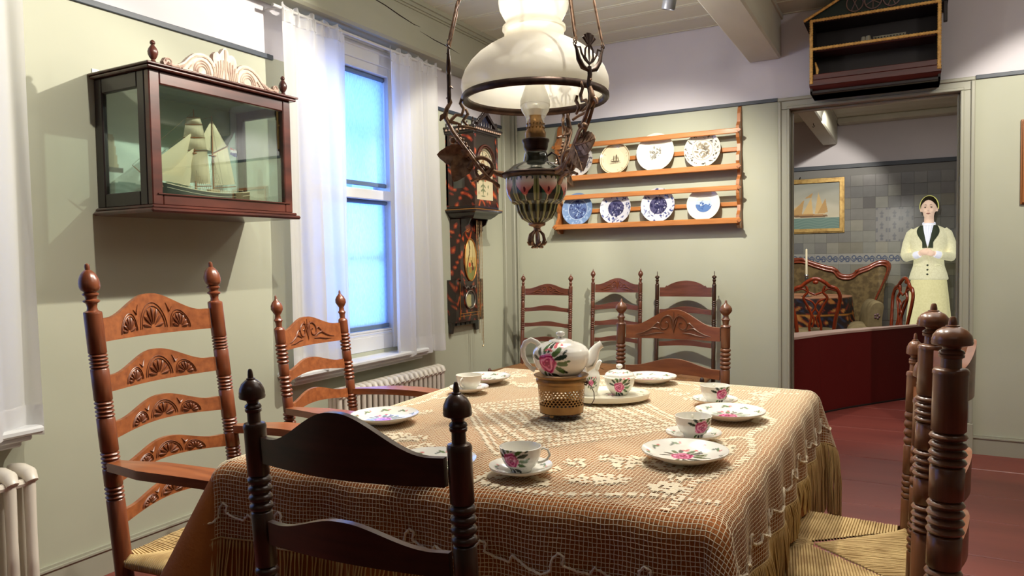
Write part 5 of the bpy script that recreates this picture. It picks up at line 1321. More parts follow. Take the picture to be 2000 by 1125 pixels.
# gallery, gable, finials
m = MB()
for i in range(10): y = -hw+.012+(2*hw-.024)*i/9; m.bbox(hd-.01, hd, y-.006, y+.006, 2.165-.72, 2.205-.72, .002)
for i in range(6): x = .015+(hd-.03)*i/5; m.bbox(x-.006, x+.006, -hw, -hw+.01, 2.165-.72, 2.2-.72, .002)
for s in (-1, 1):
    m.add([(x, y, z-.72) for x in (hd-.02, hd+.012) for y, z in ((s*.125, 2.165), (s*.125+0, 2.19), (0, 2.285), (0, 2.255))], [(0, 1, 2, 3), (4, 7, 6, 5), (1, 5, 6, 2), (0, 3, 7, 4), (0, 4, 5, 1)])
    for k in range(7):
        t = (k+.5)/7; y = s*.125*(1-t); z = 2.185+.1*t; m.bbox(hd-.01, hd+.004, y-.004, y+.004, z-.72, z-.72+.014, .001)
for y in (-hw+.005, hw-.005):
    m.lathe([(.010, 0), (.010, .02), (.006, .024), (.010, .034), (.009, .042), (.003, .05), (.004, .056), (0, .058)], 12, (hd-.008, y, 2.165-.72))
m.build('pediment', M_CLK, ck, smooth=40, kind='stuff')
m = MB(); m.prism([(-.085, 0), (.085, 0), (0, .075)], .004, M=Mc, c=(hd-.004, 0, 2.17-.72)); m.build('pediment_panel', mat('blue_black_panel', rgb(24, 28, 50), .3), ck)
# console
m = MB(); prof = [(.0, 1.60), (.02, 1.592), (.018, 1.578), (-.004, 1.568), (-.02, 1.55), (-.045, 1.53)]
rows = [[(0, -hw-o, z-.72), (hd+o, -hw-o, z-.72), (hd+o, hw+o, z-.72), (0, hw+o, z-.72)] for o, z in prof]
for a, b in zip(rows, rows[1:]): m.add(a+b, [(0, 1, 5, 4), (1, 2, 6, 5), (2, 3, 7, 6)])
m.add(rows[-1], [(0, 1, 2, 3)]); m.add(rows[0], [(0, 1, 2, 3)]); co_ = m.build('console', M_CLK, ck)
m = MB(); m.tube([(0, -hw-.02, 1.592-.72), (hd+.02, -hw-.02, 1.592-.72), (hd+.02, hw+.02, 1.592-.72), (0, hw+.02, 1.592-.72)], .0025, 5); m.build('gilt_line', M_GILT, co_)
# bracket below the console
m = MB(); 
for s in (-1, 1):
    m.prism([(0, 1.53-.72), (.17, 1.53-.72), (.15, 1.49-.72), (.12, 1.475-.72), (.125, 1.45-.72), (.10, 1.43-.72), (.09, 1.40-.72), (.08, 1.38-.72)], .012, c=(0, s*.115-.006, 0))
m.build('bracket', M_CLK, ck)
m = MB(); subbox(m, 0, .085, -.13, .13, 1.09, 1.53)
def tp2(co):
    c = tort(co); y, z = co[:, 1], co[:, 2]+.72
    d = np.hypot(y+.03, (z-1.475)*1.1); k = d < .045; c[k] = np.array([176, 60, 40])/255.; c[k & (np.sin(d*420) > .3)] = np.array([214, 160, 80])/255.; return c
m.build('trunk', M_TORT, ck, paint=tp2)
m = MB(); subbox(m, 0, .075, -.18, .19, .80, 1.10); lo = m.build('lower_case', M_TORT, ck, paint=lambda co: tort(co)*.75)
m = MB(); m.tube([(.077, -.13, .86-.72), (.077, .14, .86-.72)], .0025, 5); m.tube([(.077, -.13, .84-.72), (.077, .14, .84-.72)], .002, 5); m.tube([(.077, -.13, .82-.72), (.077, -.13, 1.08-.72)], .002, 5); m.tube([(.077, .14, .82-.72), (.077, .14, 1.08-.72)], .002, 5)
m.build('gilt_line', M_GILT, lo)
m = MB(); m.prism([(-.18, .80-.72), (-.18, .0), (-.155, .0), (-.14, .05), (.14, .05), (.155, .0), (.19, .0), (.19, .80-.72)], .02, M=Mc, c=(.03, 0, 0))
for i in range(4): m.bbox(.031, .036, -.12+.062*i, -.08+.062*i, .052, .07, .002)
m.build('apron', M_CLK, ck)
def ovalp(co):
    y, z = co[:, 1], co[:, 2]+.72-1.24; c = np.ones((len(co), 3))*np.array([206, 178, 108])/255.
    c[z > .02] = np.array([214, 196, 136])/255.; c[(z < -.05)] = np.array([132, 134, 74])/255.
    k = np.abs(y+.03-.02*np.sin(z*20)) < .006; c[k] = np.array([96, 70, 40])/255.
    for (a, b, r, q) in ((-.012, -.035, .014, (196, 70, 40)), (.02, -.03, .012, (90, 60, 40)), (.03, -.06, .014, (110, 50, 36)), (-.005, -.075, .016, (170, 130, 60)), (.012, -.01, .008, (120, 100, 50))): c[np.hypot(y-a, (z-b)*.8) < r] = np.array(q)/255.
    return c
def ring_grid(cy, cz, ry, rz, x): return lambda u, v: (x, cy+ry*v*cos(2*PI*u), cz+rz*v*sin(2*PI*u))
m = MB(); m.grid(ring_grid(0, 1.24-.72, .075, .145, .088), 60, 24); m.build('oval_picture', M_PAINT, ck, paint=ovalp)
m = MB(); m.tube([(.09, .078*cos(2*PI*i/40), 1.24-.72+.15*sin(2*PI*i/40)) for i in range(40)], .005, 6, closed=True); m.build('oval_frame', M_GILT, ck, smooth=60)
m = MB(); m.grid(ring_grid(0, .955-.72, .062, .062, .079), 40, 8)
def rp(co): c = np.ones((len(co), 3))*np.array([60, 62, 56])/255.; y, z = co[:, 1], co[:, 2]+.72-.955; c[(np.hypot(y+.012, z+.008) < .045) & (y < .012)] = np.array([168, 160, 108])/255.; return c
m.build('round_glass', mat('pendulum_glass', (1, 1, 1), .06, attr=True, coat=.8), ck, paint=rp)
m = MB(); m.tube([(.081, .064*cos(2*PI*i/36), .955-.72+.064*sin(2*PI*i/36)) for i in range(36)], .0055, 6, closed=True)
for s in (-1, 1): m.tube([(.083, s*.01, 1.035-.72), (.083, s*.035, 1.05-.72), (.083, s*.06, 1.038-.72), (.083, s*.072, 1.055-.72)], [.004, .007, .007, .003], 6)
m.build('round_frame', mat('silvered_mount', rgb(150, 140, 130), .35, metal=.7), ck, smooth=60)
m = MB()
for y, z1 in ((-.02, .80), (.0, .70), (.03, .64), (.05, .62)):
    n_ = int((1.52-z1)/.012)
    m.tube([(.155, y+.0016*(i % 2), 1.52-.72-i*.012) for i in range(n_)], [.0028 if i % 2 else .0018 for i in range(n_)], 5)
m.tube([(.155, .03+.02*i/10, .625-.72-.012*sin(PI*i/10)) for i in range(11)], .0022, 5)
m.build('chain', mat('clock_chain_brass', rgb(186, 160, 120), .4, metal=.6), ck, smooth=60)

# ------------------------------------------------------------------ plate rack with eight plates
M_RACK = wood('orange_pine_rack', rgb(166, 102, 50), rgb(196, 130, 70), .4, 'x'); M_RACKV = wood('orange_pine_rack_side', rgb(148, 88, 44), rgb(180, 114, 62), .4, 'z')
rk = thing('plate_rack', 'orange-brown wooden plate rack with scalloped sides on the back wall', 'plate rack', (1.14, 0, 1.43))
SO = [(0, 0), (-.05, 0), (-.085, .02), (-.10, .055), (-.095, .09), (-.062, .12), (-.055, .16), (-.085, .2), (-.1, .24), (-.1, .30), (-.085, .335), (-.05, .36), (-.05, .40), (-.085, .43), (-.10, .46), (-.095, .5), (-.06, .53), (-.055, .58), (-.09, .62), (-.1, .66), (-.09, .70), (-.055, .73), (-.045, .79), (-.03, .83), (0, .845)]
Ms = Matrix(((0, 1, 0, 0), (1, 0, 0, 0), (0, 0, 1, 0), (0, 0, 0, 1)))
for x in (-.70, .67): MB().prism([(a, b) for a, b in SO], .022, M=Ms, c=(x, -.001, 0)).build('side_board', M_RACKV, rk)
for z in (.42, .05): 
    m = MB(); m.bbox(-.70, .69, -.100, -.002, z-.012, z+.004, .003); m.bbox(-.71, .70, -.112, -.096, z-.02, z+.02, .004); m.build('shelf', M_RACK, rk)
for z in (.665, .275):
    m = MB(); m.bbox(-.70, .69, -.104, -.092, z-.018, z+.018, .004); m.build('front_bar', M_RACK, rk)
for z in (.55, .17): MB().bbox(-.69, .68, -.018, -.002, z-.015, z+.015, .003).build('back_bar', M_RACK, rk)
for x in (-.71, .69):
    for z in (.42, .05, .275, .665): MB().prism([(-.016, 0), (0, .014), (.016, 0), (0, -.014)], .012, c=(x+(.004 if x > 0 else .01), -.124, 1.0*z)).build('peg', M_RACKV, rk)
def delft(kind, r, seed):
    rs = np.random.RandomState(seed)
    def f(co):
        u, v = co[:, 0]/r, co[:, 1]/r; d = np.hypot(u, v); a = np.arctan2(v, u); c = np.ones((len(co), 3))
        def blobs(n_, lo, hi, sz, col, mk=None):
            for _ in range(n_):
                rr = math.sqrt(rs.uniform(lo**2, hi**2)); t = rs.uniform(0, 2*PI); k = ellm(u, v, rr*cos(t), rr*sin(t), sz*rs.uniform(.5, 1.5), sz*rs.uniform(.2, .7), rs.uniform(0, 3)); c[k] = np.array(col)/255.
        def shipfig(col, s=.34, y0=-.05):
            for (x, y, aa, bb, g) in ((0, -.32, .9, .16, 0), (-.3, .25, .12, .5, 0), (.15, .35, .16, .6, 0), (.5, .15, .1, .4, .2), (0, -.62, 1.1, .06, .05), (-.7, 0, .3, .04, .6)):
                k = ellm(u, v, x*s, y*s+y0, aa*s, bb*s, g); c[k] = np.array(col)/255.
        if kind == 'figure': c[:] = np.array([204, 200, 196])/255.; blobs(46, .66, .95, .08, (84, 80, 98)); shipfig((92, 88, 110), .45); blobs(14, .1, .5, .09, (120, 116, 140))
        if kind == 'cream': c[:] = np.array([224, 212, 180])/255.; c[np.abs(d-.93) < .015] = np.array([150, 130, 90])/255.; shipfig((104, 92, 72), .36); blobs(10, .74, .82, .05, (168, 146, 108))
        if kind == 'white': c[:] = np.array([226, 222, 206])/255.; blobs(30, 0, .34, .07, (150, 148, 140)); blobs(12, 0, .26, .06, (112, 110, 104))
        if kind == 'vine': c[:] = np.array([216, 210, 194])/255.; blobs(60, .62, .95, .06, (70, 66, 62)); blobs(36, .02, .44, .09, (140, 130, 112)); blobs(12, 0, .3, .08, (104, 96, 84)); c[np.abs(d-.56) < .01] = np.array([120, 112, 100])/255.
        if kind == 'blueall': c[:] = np.array([112, 138, 178])/255.; blobs(60, .6, .97, .07, (150, 172, 204)); c[d < .6] = np.array([84, 104, 150])/255.; blobs(34, 0, .55, .1, (46, 60, 108)); blobs(16, 0, .5, .06, (150, 170, 200)); c[np.abs(d-.62) < .02] = np.array([170, 186, 208])/255.
        if kind == 'flower': c[:] = np.array([206, 206, 214])/255.; blobs(46, .62, .95, .08, (66, 76, 130)); c[d < .52] = np.array([78, 76, 112])/255.; blobs(34, 0, .5, .1, (40, 40, 76)); blobs(10, 0, .45, .05, (180, 180, 200))
        if kind == 'scene': c[:] = np.array([222, 216, 204])/255.; k = d < .50; c[k] = np.array([176, 190, 206])/255.; kk = k & (v < -.05+.06*np.sin(u*12)); c[kk] = np.array([84, 116, 170])/255.; blobs(16, 0, .36, .07, (64, 96, 152)); kk = k & (v > .22); c[kk] = np.array([196, 194, 186])/255.
        return c
    return f
M_PLT = mat('glazed_wall_plate', (1, 1, 1), .15, attr=True, coat=.5); _mc = M_CHINA
def rackplate(x, z, r, kind, label, seed, shelfz):
    tilt = Matrix.Translation((x, -.058, shelfz+r*cos(R(9))+.0045)) @ Matrix.Rotation(R(90-9), 4, 'X')
    pr = delft(kind, r, seed)
    o = plate(r, pr, 'wall_plate', label, 'eight decorative plates on the plate rack', M=tilt, nth=140, hz=.016, rim=.6)
    o.data.materials[0] = M_PLT
S1, S2 = 1.43+.424, 1.43+.054
rackplate(.62, 0, .128, 'figure', 'grey-violet figured plate leftmost on the top row of the rack, partly behind the lamp', 1, S1)
rackplate(.925, 0, .118, 'cream', 'cream plate with a small brown ship, second on the top row of the rack', 2, S1)
rackplate(1.235, 0, .14, 'white', 'largest white plate with a faint grey drawing, third on the top row of the rack', 3, S1)
rackplate(1.575, 0, .128, 'vine', 'cream plate with dark vine border at the right end of the top row', 4, S1)
rackplate(.615, 0, .126, 'blueall', 'all-blue plate at the left end of the bottom row of the rack', 5, S2)
rackplate(.925, 0, .121, 'flower', 'white plate with dark indigo flower centre, second on the bottom row of the rack', 6, S2)
rackplate(1.25, 0, .126, 'flower', 'white and indigo flowered plate, third on the bottom row of the rack', 17, S2)
rackplate(1.58, 0, .117, 'scene', 'cream plate with a small blue landscape at the right end of the bottom row', 8, S2)
# ------------------------------------------------------------------ model house above the doorway
M_MAH = mat('dark_mahogany', rgb(96, 42, 34), .35, noise=(rgb(66, 28, 26), (3, 30, 30), 5, .3, .7), coat=.05); M_DK = mat('near_black_interior', rgb(26, 16, 16), .5)
M_STRAW = mat('turned_straw_trim', rgb(234, 186, 104), .5, noise=(rgb(196, 144, 74), (60, 60, 60), 2, .4, .7)); M_GREEN = mat('dark_green_gable', rgb(22, 40, 34), .4)
HX0, HX1, HY, HZ0, HZ1 = 2.30, 3.01, -.25, 2.25, 2.70
mh = thing('model_house', 'dark wooden open-fronted model house with straw-coloured trim above the doorway', 'model house', ((HX0+HX1)/2, 0, HZ0))
W2 = (HX1-HX0)/2; HH = HZ1-HZ0
m = MB(); m.bbox(-W2, W2, HY, -.001, .0, .02, .003); m.bbox(-W2, -W2+.015, HY, -.001, 0, HH); m.bbox(W2-.015, W2, HY, -.001, 0, HH); m.bbox(-W2, W2, -.015, -.001, 0, HH); m.bbox(-W2, W2, HY, -.001, HH-.012, HH)
m.build('body', M_DK, mh)
m = MB(); m.prism([(0, 0), (0, -.001)], 0) if 0 else None
m.bbox(-W2-.004, W2+.004, HY-.012, HY+.01, .045, .085, .004); m.bbox(-W2+.01, W2-.01, HY-.006, HY+.002, .085, .12, .003)
m.add([(-W2-.004, HY-.012, .045), (W2+.004, HY-.012, .045), (W2-.012, HY+.04, 0), (-W2+.012, HY+.04, 0), (-W2-.004, -.001, .045), (W2+.004, -.001, .045), (W2-.012, -.001, 0), (-W2+.012, -.001, 0)], [(0, 1, 2, 3), (0, 3, 7, 4), (1, 5, 6, 2), (3, 2, 6, 7)])
m.build('plinth', M_MAH, mh)
m = MB(); m.bbox(-W2+.02, W2-.02, -.10, -.016, .13, .145); m.bbox(-W2+.02, W2-.02, -.2, -.016, .27, .282); m.build('inner_shelf', M_MAH, mh)
def ribbed(m, p0, p1, r, n):
    p0, p1 = Vector(p0), Vector(p1)
    m.tube([p0+(p1-p0)*i/(2*n) for i in range(2*n+1)], [r*(1 if i % 2 else .72) for i in range(2*n+1)], 8)
m = MB()
for x in (-W2+.008, W2-.008): ribbed(m, (x, HY-.012, .06), (x, HY-.012, HH), .012, 26)
m.build('corner_spindle', M_STRAW, mh, smooth=60)
m = MB(); ribbed(m, (-W2, HY-.012, HH), (W2, HY-.012, HH), .011, 40); ribbed(m, (-W2+.01, HY-.012, HH-.175), (W2-.01, HY-.012, HH-.175), .011, 40); m.build('cross_spindle', M_STRAW, mh, smooth=60)
m = MB(); tz = 2.835-HZ0; q = W2*.36; m.prism([(-W2-.03, HH), (W2+.03, HH), (q, tz), (-q, tz)], .012, c=(0, HY, 0)); m.build('gable', M_GREEN, mh)
m = MB()
for s in (-1, 1): m.add([(x, y, z) for y in (HY-.02, -.002) for x, z in ((s*(W2+.035), HH-.005), (s*(W2+.035), HH+.006), (s*q, tz+.006), (s*q, tz-.004))], [(0, 1, 2, 3), (4, 7, 6, 5), (1, 5, 6, 2), (0, 3, 7, 4), (0, 4, 5, 1)])
m.box(-q, q, HY-.02, -.002, tz-.004, tz+.006); m.bbox(W2+.012, W2+.032, HY-.01, HY+.02, HH-.12, HH, .003); m.build('roof', M_DK, mh)
m = MB()
for s in (-1, 1): ribbed(m, (s*(W2+.035), HY-.024, HH+.002), (s*q, HY-.024, tz), .010, 22)
m.build('gable_trim', M_STRAW, mh, smooth=60, kind='stuff')
M_ROS = mat('pale_brown_fretwork', rgb(120, 96, 90), .5); m = MB()
for cx in (-.10, 0, .10):
    m.tube([(cx+.046*cos(2*PI*i/28), HY-.006, HH+.07+.05*sin(2*PI*i/28)) for i in range(28)], .004, 6, closed=True)
    for k in range(3 if cx == 0 else 2):
        a = PI*k/3+.5 if cx == 0 else PI/2+(k-.5)*.9; m.tube([(cx-.045*cos(a), HY-.006, HH+.07-.048*sin(a)), (cx+.045*cos(a), HY-.006, HH+.07+.048*sin(a))], .003, 5)
m.build('fretwork_rosette', M_ROS, mh, smooth=60)
M_BAL = mat('grey_cream_balusters', rgb(150, 146, 128), .5); m = MB()
for i in range(11): m.lathe([(.004, 0), (.008, .008), (.004, .02), (.008, .034), (.004, .046)], 8, (-.0+i*.017, -.13, .283), )
m.tube([(-.005, -.13, .331), (.175, -.13, .331)], .004, 6); m.build('balustrade', M_BAL, mh, smooth=60)
m = MB(); m.lathe([(.0, 0), (.016, .0), (.018, .03), (.012, .05), (0, .052)], 12, (-.03, -.17, .283)); m.lathe([(.0, 0), (.016, .0), (.018, .03), (.012, .05), (0, .052)], 12, (-.075+.02, -.16, .283)); m.build('tub', M_BAL, mh, smooth=60)
m = MB(); m.tube([(-W2+.035, HY+.02, .09), (-W2+.04, HY+.02, .15), (-W2+.028, HY+.02, .2)], [.004, .011, .004], 8); m.build('turned_stick', M_STRAW, mh, smooth=60)

# ------------------------------------------------------------------ framed pictures
def picture(name, label, x0, x1, y, z0, z1, fr, paint, fmat, nx=120, nz=90, dep=.03):
    t = thing(name, label, 'picture', ((x0+x1)/2, y, z0)); w = (x1-x0)/2; h = z1-z0; m = MB()
    for (o, d0, d1) in ((0, .0, dep*.6), (fr*.25, 0, dep), (fr*.6, 0, dep*.7)):
        i_ = fr-(o if o < fr else 0); a, b = o, fr
        m.bbox(-w+a, w-a, -d1, -.001, a, b, .002); m.bbox(-w+a, w-a, -d1, -.001, h-b, h-a, .002); m.bbox(-w+a, -w+b, -d1+.0006, -.0011, b-.003, h-b+.003, .002); m.bbox(w-b, w-a, -d1+.0006, -.0011, b-.003, h-b+.003, .002)
    m.build('frame', fmat, t)
    MB().grid(lambda u, v: (-w+fr+(2*w-2*fr)*u, -.008, fr+(h-2*fr)*v), nx, nz).build('canvas', M_PAINT, t, paint=paint)
    return t
M_GOLD = mat('gilt_frame', rgb(196, 164, 100), .35, metal=.5, noise=(rgb(150, 116, 62), (20, 20, 20), 3, .4, .8))
def shipcanvas(co):
    x, z = co[:, 0], co[:, 2]; h = .66; c = np.zeros((len(co), 3)); t = np.clip((z-.2)/.45, 0, 1)[:, None]
    c[:] = np.array([196, 190, 168])/255.*(1-t)+np.array([150, 156, 152])/255.*t; c += (np.sin(x*14+np.sin(z*18)*2)*np.sin(z*22))[:, None]*.03
    sea = z < .19; w = (np.sin(z*190+3*np.sin(x*22))*.5+.5)[:, None]; c[sea] = (np.array([92, 122, 116])/255.*(1-w*.3)+np.array([150, 170, 156])/255.*w*.3)[sea]
    S = np.array([206, 176, 120])/255.; S2 = np.array([182, 146, 92])/255.
    def tri(p, q, r, col):
        d1 = (q[0]-p[0])*(z-p[1])-(q[1]-p[1])*(x-p[0]); d2 = (r[0]-q[0])*(z-q[1])-(r[1]-q[1])*(x-q[0]); d3 = (p[0]-r[0])*(z-r[1])-(p[1]-r[1])*(x-r[0]); k = ((d1 > 0) & (d2 > 0) & (d3 > 0)) | ((d1 < 0) & (d2 < 0) & (d3 < 0)); c[k] = col
    tri((-.32, .24), (-.18, .24), (-.14, .37), S); tri((-.27, .23), (-.13, .24), (-.1, .42), S2); tri((-.12, .24), (.0, .24), (-.02, .44), S); tri((-.10, .43), (-.02, .44), (.0, .50), S2); tri((.02, .24), (.14, .24), (.06, .50), S); tri((.05, .24), (.17, .25), (.14, .42), S2)
    c[ellm(x, z, -.05, .215, .22, .022, -.03)] = np.array([110, 82, 52])/255.; c[ellm(x, z, -.05, .228, .21, .010, -.03)] = np.array([170, 130, 80])/255.
    return c
picture('ship_painting', 'gilt-framed painting of a sailing ship at sea on the tiled wall of the next room', 1.46, 2.17, 4.452, 1.49, 2.16, .055, shipcanvas, M_GOLD)
def dullcanvas(co):
    c = np.ones((len(co), 3))*np.array([170, 150, 110])/255.; c += (np.sin(co[:, 0]*30)*np.sin(co[:, 2]*26))[:, None]*.04; return c
picture('framed_picture', 'thin brown-framed picture cut off by the right edge of the photo', 3.427, 3.93, 0, 1.515, 2.01, .03, dullcanvas, W_RED[1] if 0 else mat('orange_brown_frame', rgb(150, 92, 44), .35), 40, 40)
m = MB(); m.tube([(1.66, 4.44, 2.16), (1.67, 4.44, 2.19)], .006, 6)
tag(m.build('picture_nail', M_CLK), 'small dark nail above the ship painting in the next room', 'nail')
# beam hook
tag(MB().tube([(2.0, 2.75, 2.56), (2.0, 2.75, 2.545), (2.012, 2.75, 2.53), (2.0, 2.75, 2.52), (1.99, 2.75, 2.528)], .004, 6).build('beam_hook', M_BRONZE), 'small metal hook under the pale beam in the next room', 'hook')

# ------------------------------------------------------------------ next room: settee, chairs, table, candle
M_UPH = mat('olive_brown_damask', rgb(112, 94, 58), .75, noise=(rgb(84, 68, 38), (16, 16, 16), 4, .42, .58)); M_MAHR = wood('polished_mahogany', rgb(104, 44, 28), rgb(140, 66, 42), .22, 'x', .6)
M_MAHR2 = wood('bright_mahogany', rgb(112, 38, 18), rgb(150, 62, 30), .22, 'z', .6)
se = thing('settee', 'curved settee with carved mahogany frame and olive-brown damask against the tiled wall', 'settee', (1.95, 4.1, 0))
SP = [(-.95, .80), (-.85, 1.0), (-.66, 1.10), (-.48, 1.13), (-.35, 1.16), (-.22, 1.165), (-.10, 1.12), (.05, 1.07), (.13, 1.05), (.18, .99), (.25, .965), (.33, .975), (.40, 1.03), (.50, 1.07), (.58, 1.115), (.66, 1.13), (.705, 1.09), (.68, .98), (.63, .85), (.575, .70), (.56, .45)]
def smooth_pl(P, k=4):
    out = []
    for i in range(len(P)-1):
        p0, p1, p2, p3 = P[max(i-1, 0)], P[i], P[i+1], P[min(i+2, len(P)-1)]
        for j in range(k):
            t = j/k; out.append(tuple(.5*((2*b)+(-a+c)*t+(2*a-5*b+4*c-d)*t*t+(-a+3*b-3*c+d)*t**3) for a, b, c, d in zip(p0, p1, p2, p3)))
    return out+[P[-1]]
SS = smooth_pl(SP)
m = MB(); n_ = len(SS)
vs = [(x*.985-.0, .10-.06*(1-(x/1.0)**2), z-.015) for x, z in SS]+[(x*.96, .04-.06*(1-(x/1.0)**2), max(.45, z-.05)) for x, z in SS]+[(x*.9, .02, .42) for x, z in SS]
m.add(vs, [(i, i+1, n_+i+1, n_+i) for i in range(n_-1)]+[(n_+i, n_+i+1, 2*n_+i+1, 2*n_+i) for i in range(n_-1)]); m.build('back_upholstery', M_UPH, se, smooth=60)
m = MB(); m.tube([(x, .08-.06*(1-(x/1.0)**2), z) for x, z in SS], [.026]*n_, 10); m.tube([(x*.985, .035-.06*(1-(x/1.0)**2), z-.03) for x, z in SS], [.012]*n_, 8)
for (a, b, c_, d) in ((.12, 1.055, .2, 1.0), (.34, .985, .40, 1.045), (-.30, 1.17, -.15, 1.16)): m.tube([(a, .02, b), ((a+c_)/2, .0, (b+d)/2+.012), (c_, .02, d)], [.006, .018, .006], 8)
m.build('carved_frame', M_MAHR, se, smooth=60)
m = MB(); m.grid(lambda u, v: (-.92+1.48*u, -.48+.56*v, .40+.05*sin(PI*u)**.3*sin(PI*v)**.5), 30, 14); m.bbox(-.92, .56, -.48, .08, .25, .40, .02); m.build('seat', M_UPH, se, smooth=60)
m = MB()
for x in (-.88, .52):
    for y in (-.44, .05): m.tube([(x, y, 0.001), (x+.01, y, .1), (x, y, .26)], [.015, .02, .03], 8)
m.build('leg', M_MAHR, se, smooth=60)
ac = thing('upholstered_armchair', 'pale olive armchair whose rolled arm shows beside the settee', 'armchair', (2.395, 3.2, 0), R(10)); M_UPL = mat('pale_olive_velvet', rgb(146, 132, 96), .8, noise=(rgb(120, 106, 74), (10, 10, 10), 3, .35, .65))
m = MB(); A = smooth_pl([(-.03, .30), (-.045, .50), (-.02, .66), (.03, .735), (.10, .745), (.14, .71), (.135, .66), (.12, .55), (.125, .30)]); n_ = len(A)
vs = [(.07+x*.9, y, z) for y in (-.30, -.28, .2) for x, z in A]; vs[:n_] = [(.07+.045*1+(x-.045)*.8, -.31, (z-.5)*.95+.5) for x, z in A]
m.add(vs, [(k*n_+i, k*n_+i+1, (k+1)*n_+i+1, (k+1)*n_+i) for k in (0, 1) for i in range(n_-1)]+[tuple(range(n_))]); m.build('arm', M_UPL, ac, smooth=50)
m = MB(); m.grid(lambda u, v: (-.14+.26*u, -.38+.6*v, .44+.085*sin(PI*u)**.5*sin(PI*v)**.5), 20, 14); m.bbox(-.14, .12, -.38, .22, .2, .44, .02); m.build('seat', M_UPL, ac, smooth=60)
for x in (-.11, .08):
    for y in (-.34, .18): MB().tube([(x, y, 0.001), (x, y, .2)], [.014, .022], 8).build('leg', M_MAHR2, ac, smooth=60)
m = MB()
for k in range(5): m.ell((.13+.02*cos(k*1.26), -.312, .60+.02*sin(k*1.26)), .011, .008, .011, 8, 5)
m.build('rosette', mat('dusty_mauve_rosette', rgb(130, 104, 112), .8), ac, smooth=60)
def rococo(name, label, loc, rz, s=1.0):
    t = thing(name, label, 'chair', loc, rz)
    out = smooth_pl([(-.17, .45), (-.185, .58), (-.215, .72), (-.225, .82), (-.19, .89), (-.13, .915), (-.09, .95), (-.03, .985), (0, .99), (.03, .985), (.09, .95), (.13, .915), (.19, .89), (.225, .82), (.215, .72), (.185, .58), (.17, .45)])
    MB().tube([(x, .02+.12*(z-.45), z) for x, z in out], [.019]*len(out), 8, flat=.8).build('back_frame', M_MAHR2, t, smooth=60)
    m = MB()
    for q in (-1, 1):
        P = smooth_pl([(q*.09, .92), (q*.07, .86), (q*.11, .80), (q*.075, .72), (q*.035, .62), (q*.055, .52), (q*.05, .45)]); m.tube([(x, .02+.12*(z-.45), z) for x, z in P], .013, 8)
        P = smooth_pl([(q*.19, .87), (q*.12, .89), (q*.07, .86), (q*.0, .83)]); m.tube([(x, .02+.12*(z-.45), z) for x, z in P], .010, 8)
        P = smooth_pl([(q*.11, .80), (q*.03, .76), (0, .70), (q*.03, .64), (q*.01, .58), (q*.03, .5)]); m.tube([(x, .02+.12*(z-.45), z) for x, z in P], .010, 8)
    m.ell((0, .10, .955), .03, .02, .02); m.build('splat', M_MAHR2, t, smooth=60)
    m = MB(); m.grid(lambda u, v: ((-.23+.46*u)*(1-.12*v), -.42+.44*v, .44+.045*sin(PI*u)**.4*sin(PI*v)**.4), 20, 14); m.build('seat_pad', M_UPL, t, smooth=60)
    m = MB(); m.bbox(-.23, .23, -.42, .03, .38, .44, .01); m.build('seat_frame', M_MAHR2, t)
    for x in (-.2, .2):
        for y in (-.39, .0): MB().tube([(x, y, .002), (x*1.02, y-.01, .12), (x*.97, y, .25), (x, y, .40)], [.014, .015, .02, .03], 8).build('leg', M_MAHR2, t, smooth=60)
    return t
rococo('rococo_chair', 'polished red mahogany chair with open scrolled back in front of the draped table', (2.03, 2.62, 0), R(188))
rococo('rococo_chair', 'dark mahogany chair seen edge-on between the settee and the projected woman', (2.746, 2.6, 0), R(-68))
dt = thing('round_table', 'small round table under a dark flowered cloth in the next room', 'table', (1.86, 3.25, 0))
MB().lathe([(.0, 0.001), (.2, 0.001), (.06, .06), (.04, .3), (.05, .75), (0, .75)], 20).build('pedestal', M_MAHR, dt, smooth=50)
MB().lathe([(0, .752), (.4, .752), (.405, .76), (.4, .768), (0, .77)], 48).build('tabletop', M_MAHR, dt, smooth=40)
def carp(co):
    a = np.arctan2(co[:, 1], co[:, 0]); z = co[:, 2]; c = np.ones((len(co), 3))*np.array([38, 24, 26])/255.
    w = np.sin(a*14+2*np.sin(z*24))*np.sin(z*34+2*np.sin(a*9)); c[w > .35] = np.array([130, 44, 30])/255.; c[w > .62] = np.array([184, 124, 62])/255.; c[w < -.75] = np.array([46, 52, 74])/255.
    k = np.abs(z-.60) < .012; c[k] = np.array([190, 128, 52])/255.; top = z > .778; c[top] = np.array([170, 120, 88])/255.; return c
def tcl(u, v):
    a = 2*PI*u
    if v < .4: r = .47*v/.4; z = .782
    else: t = (v-.4)/.6; r = .47+.02*t+.035*t*sin(a*9); z = .782-.5*t
    return (r*cos(a), r*sin(a), z)
o = MB().grid(tcl, 160, 60).build('table_carpet', M_PAINT, None, smooth=60, paint=carp); o.location = (1.86, 3.25, 0); tag(o, 'dark red and gold flowered cloth draped over the small round table', 'tablecloth')
cd = thing('candlestick', 'tall white candle in a silver candlestick on the small round table', 'candlestick', (1.905, 3.0, .785))
MB().lathe([(0, 0), (.05, 0), (.052, .006), (.03, .014), (.012, .03), (.010, .12), (.013, .15), (.022, .165), (.012, .175), (.02, .195), (.016, .21), (.026, .222), (.02, .235), (0, .235)], 24).build('holder', mat('tarnished_silver', rgb(130, 130, 128), .3, metal=.8), cd, smooth=45)
MB().lathe([(.012, .232), (.0125, .24), (.0105, .50), (.004, .508), (0, .51)], 16).build('candle', mat('ivory_candle', rgb(232, 222, 190), .5), cd, smooth=45)

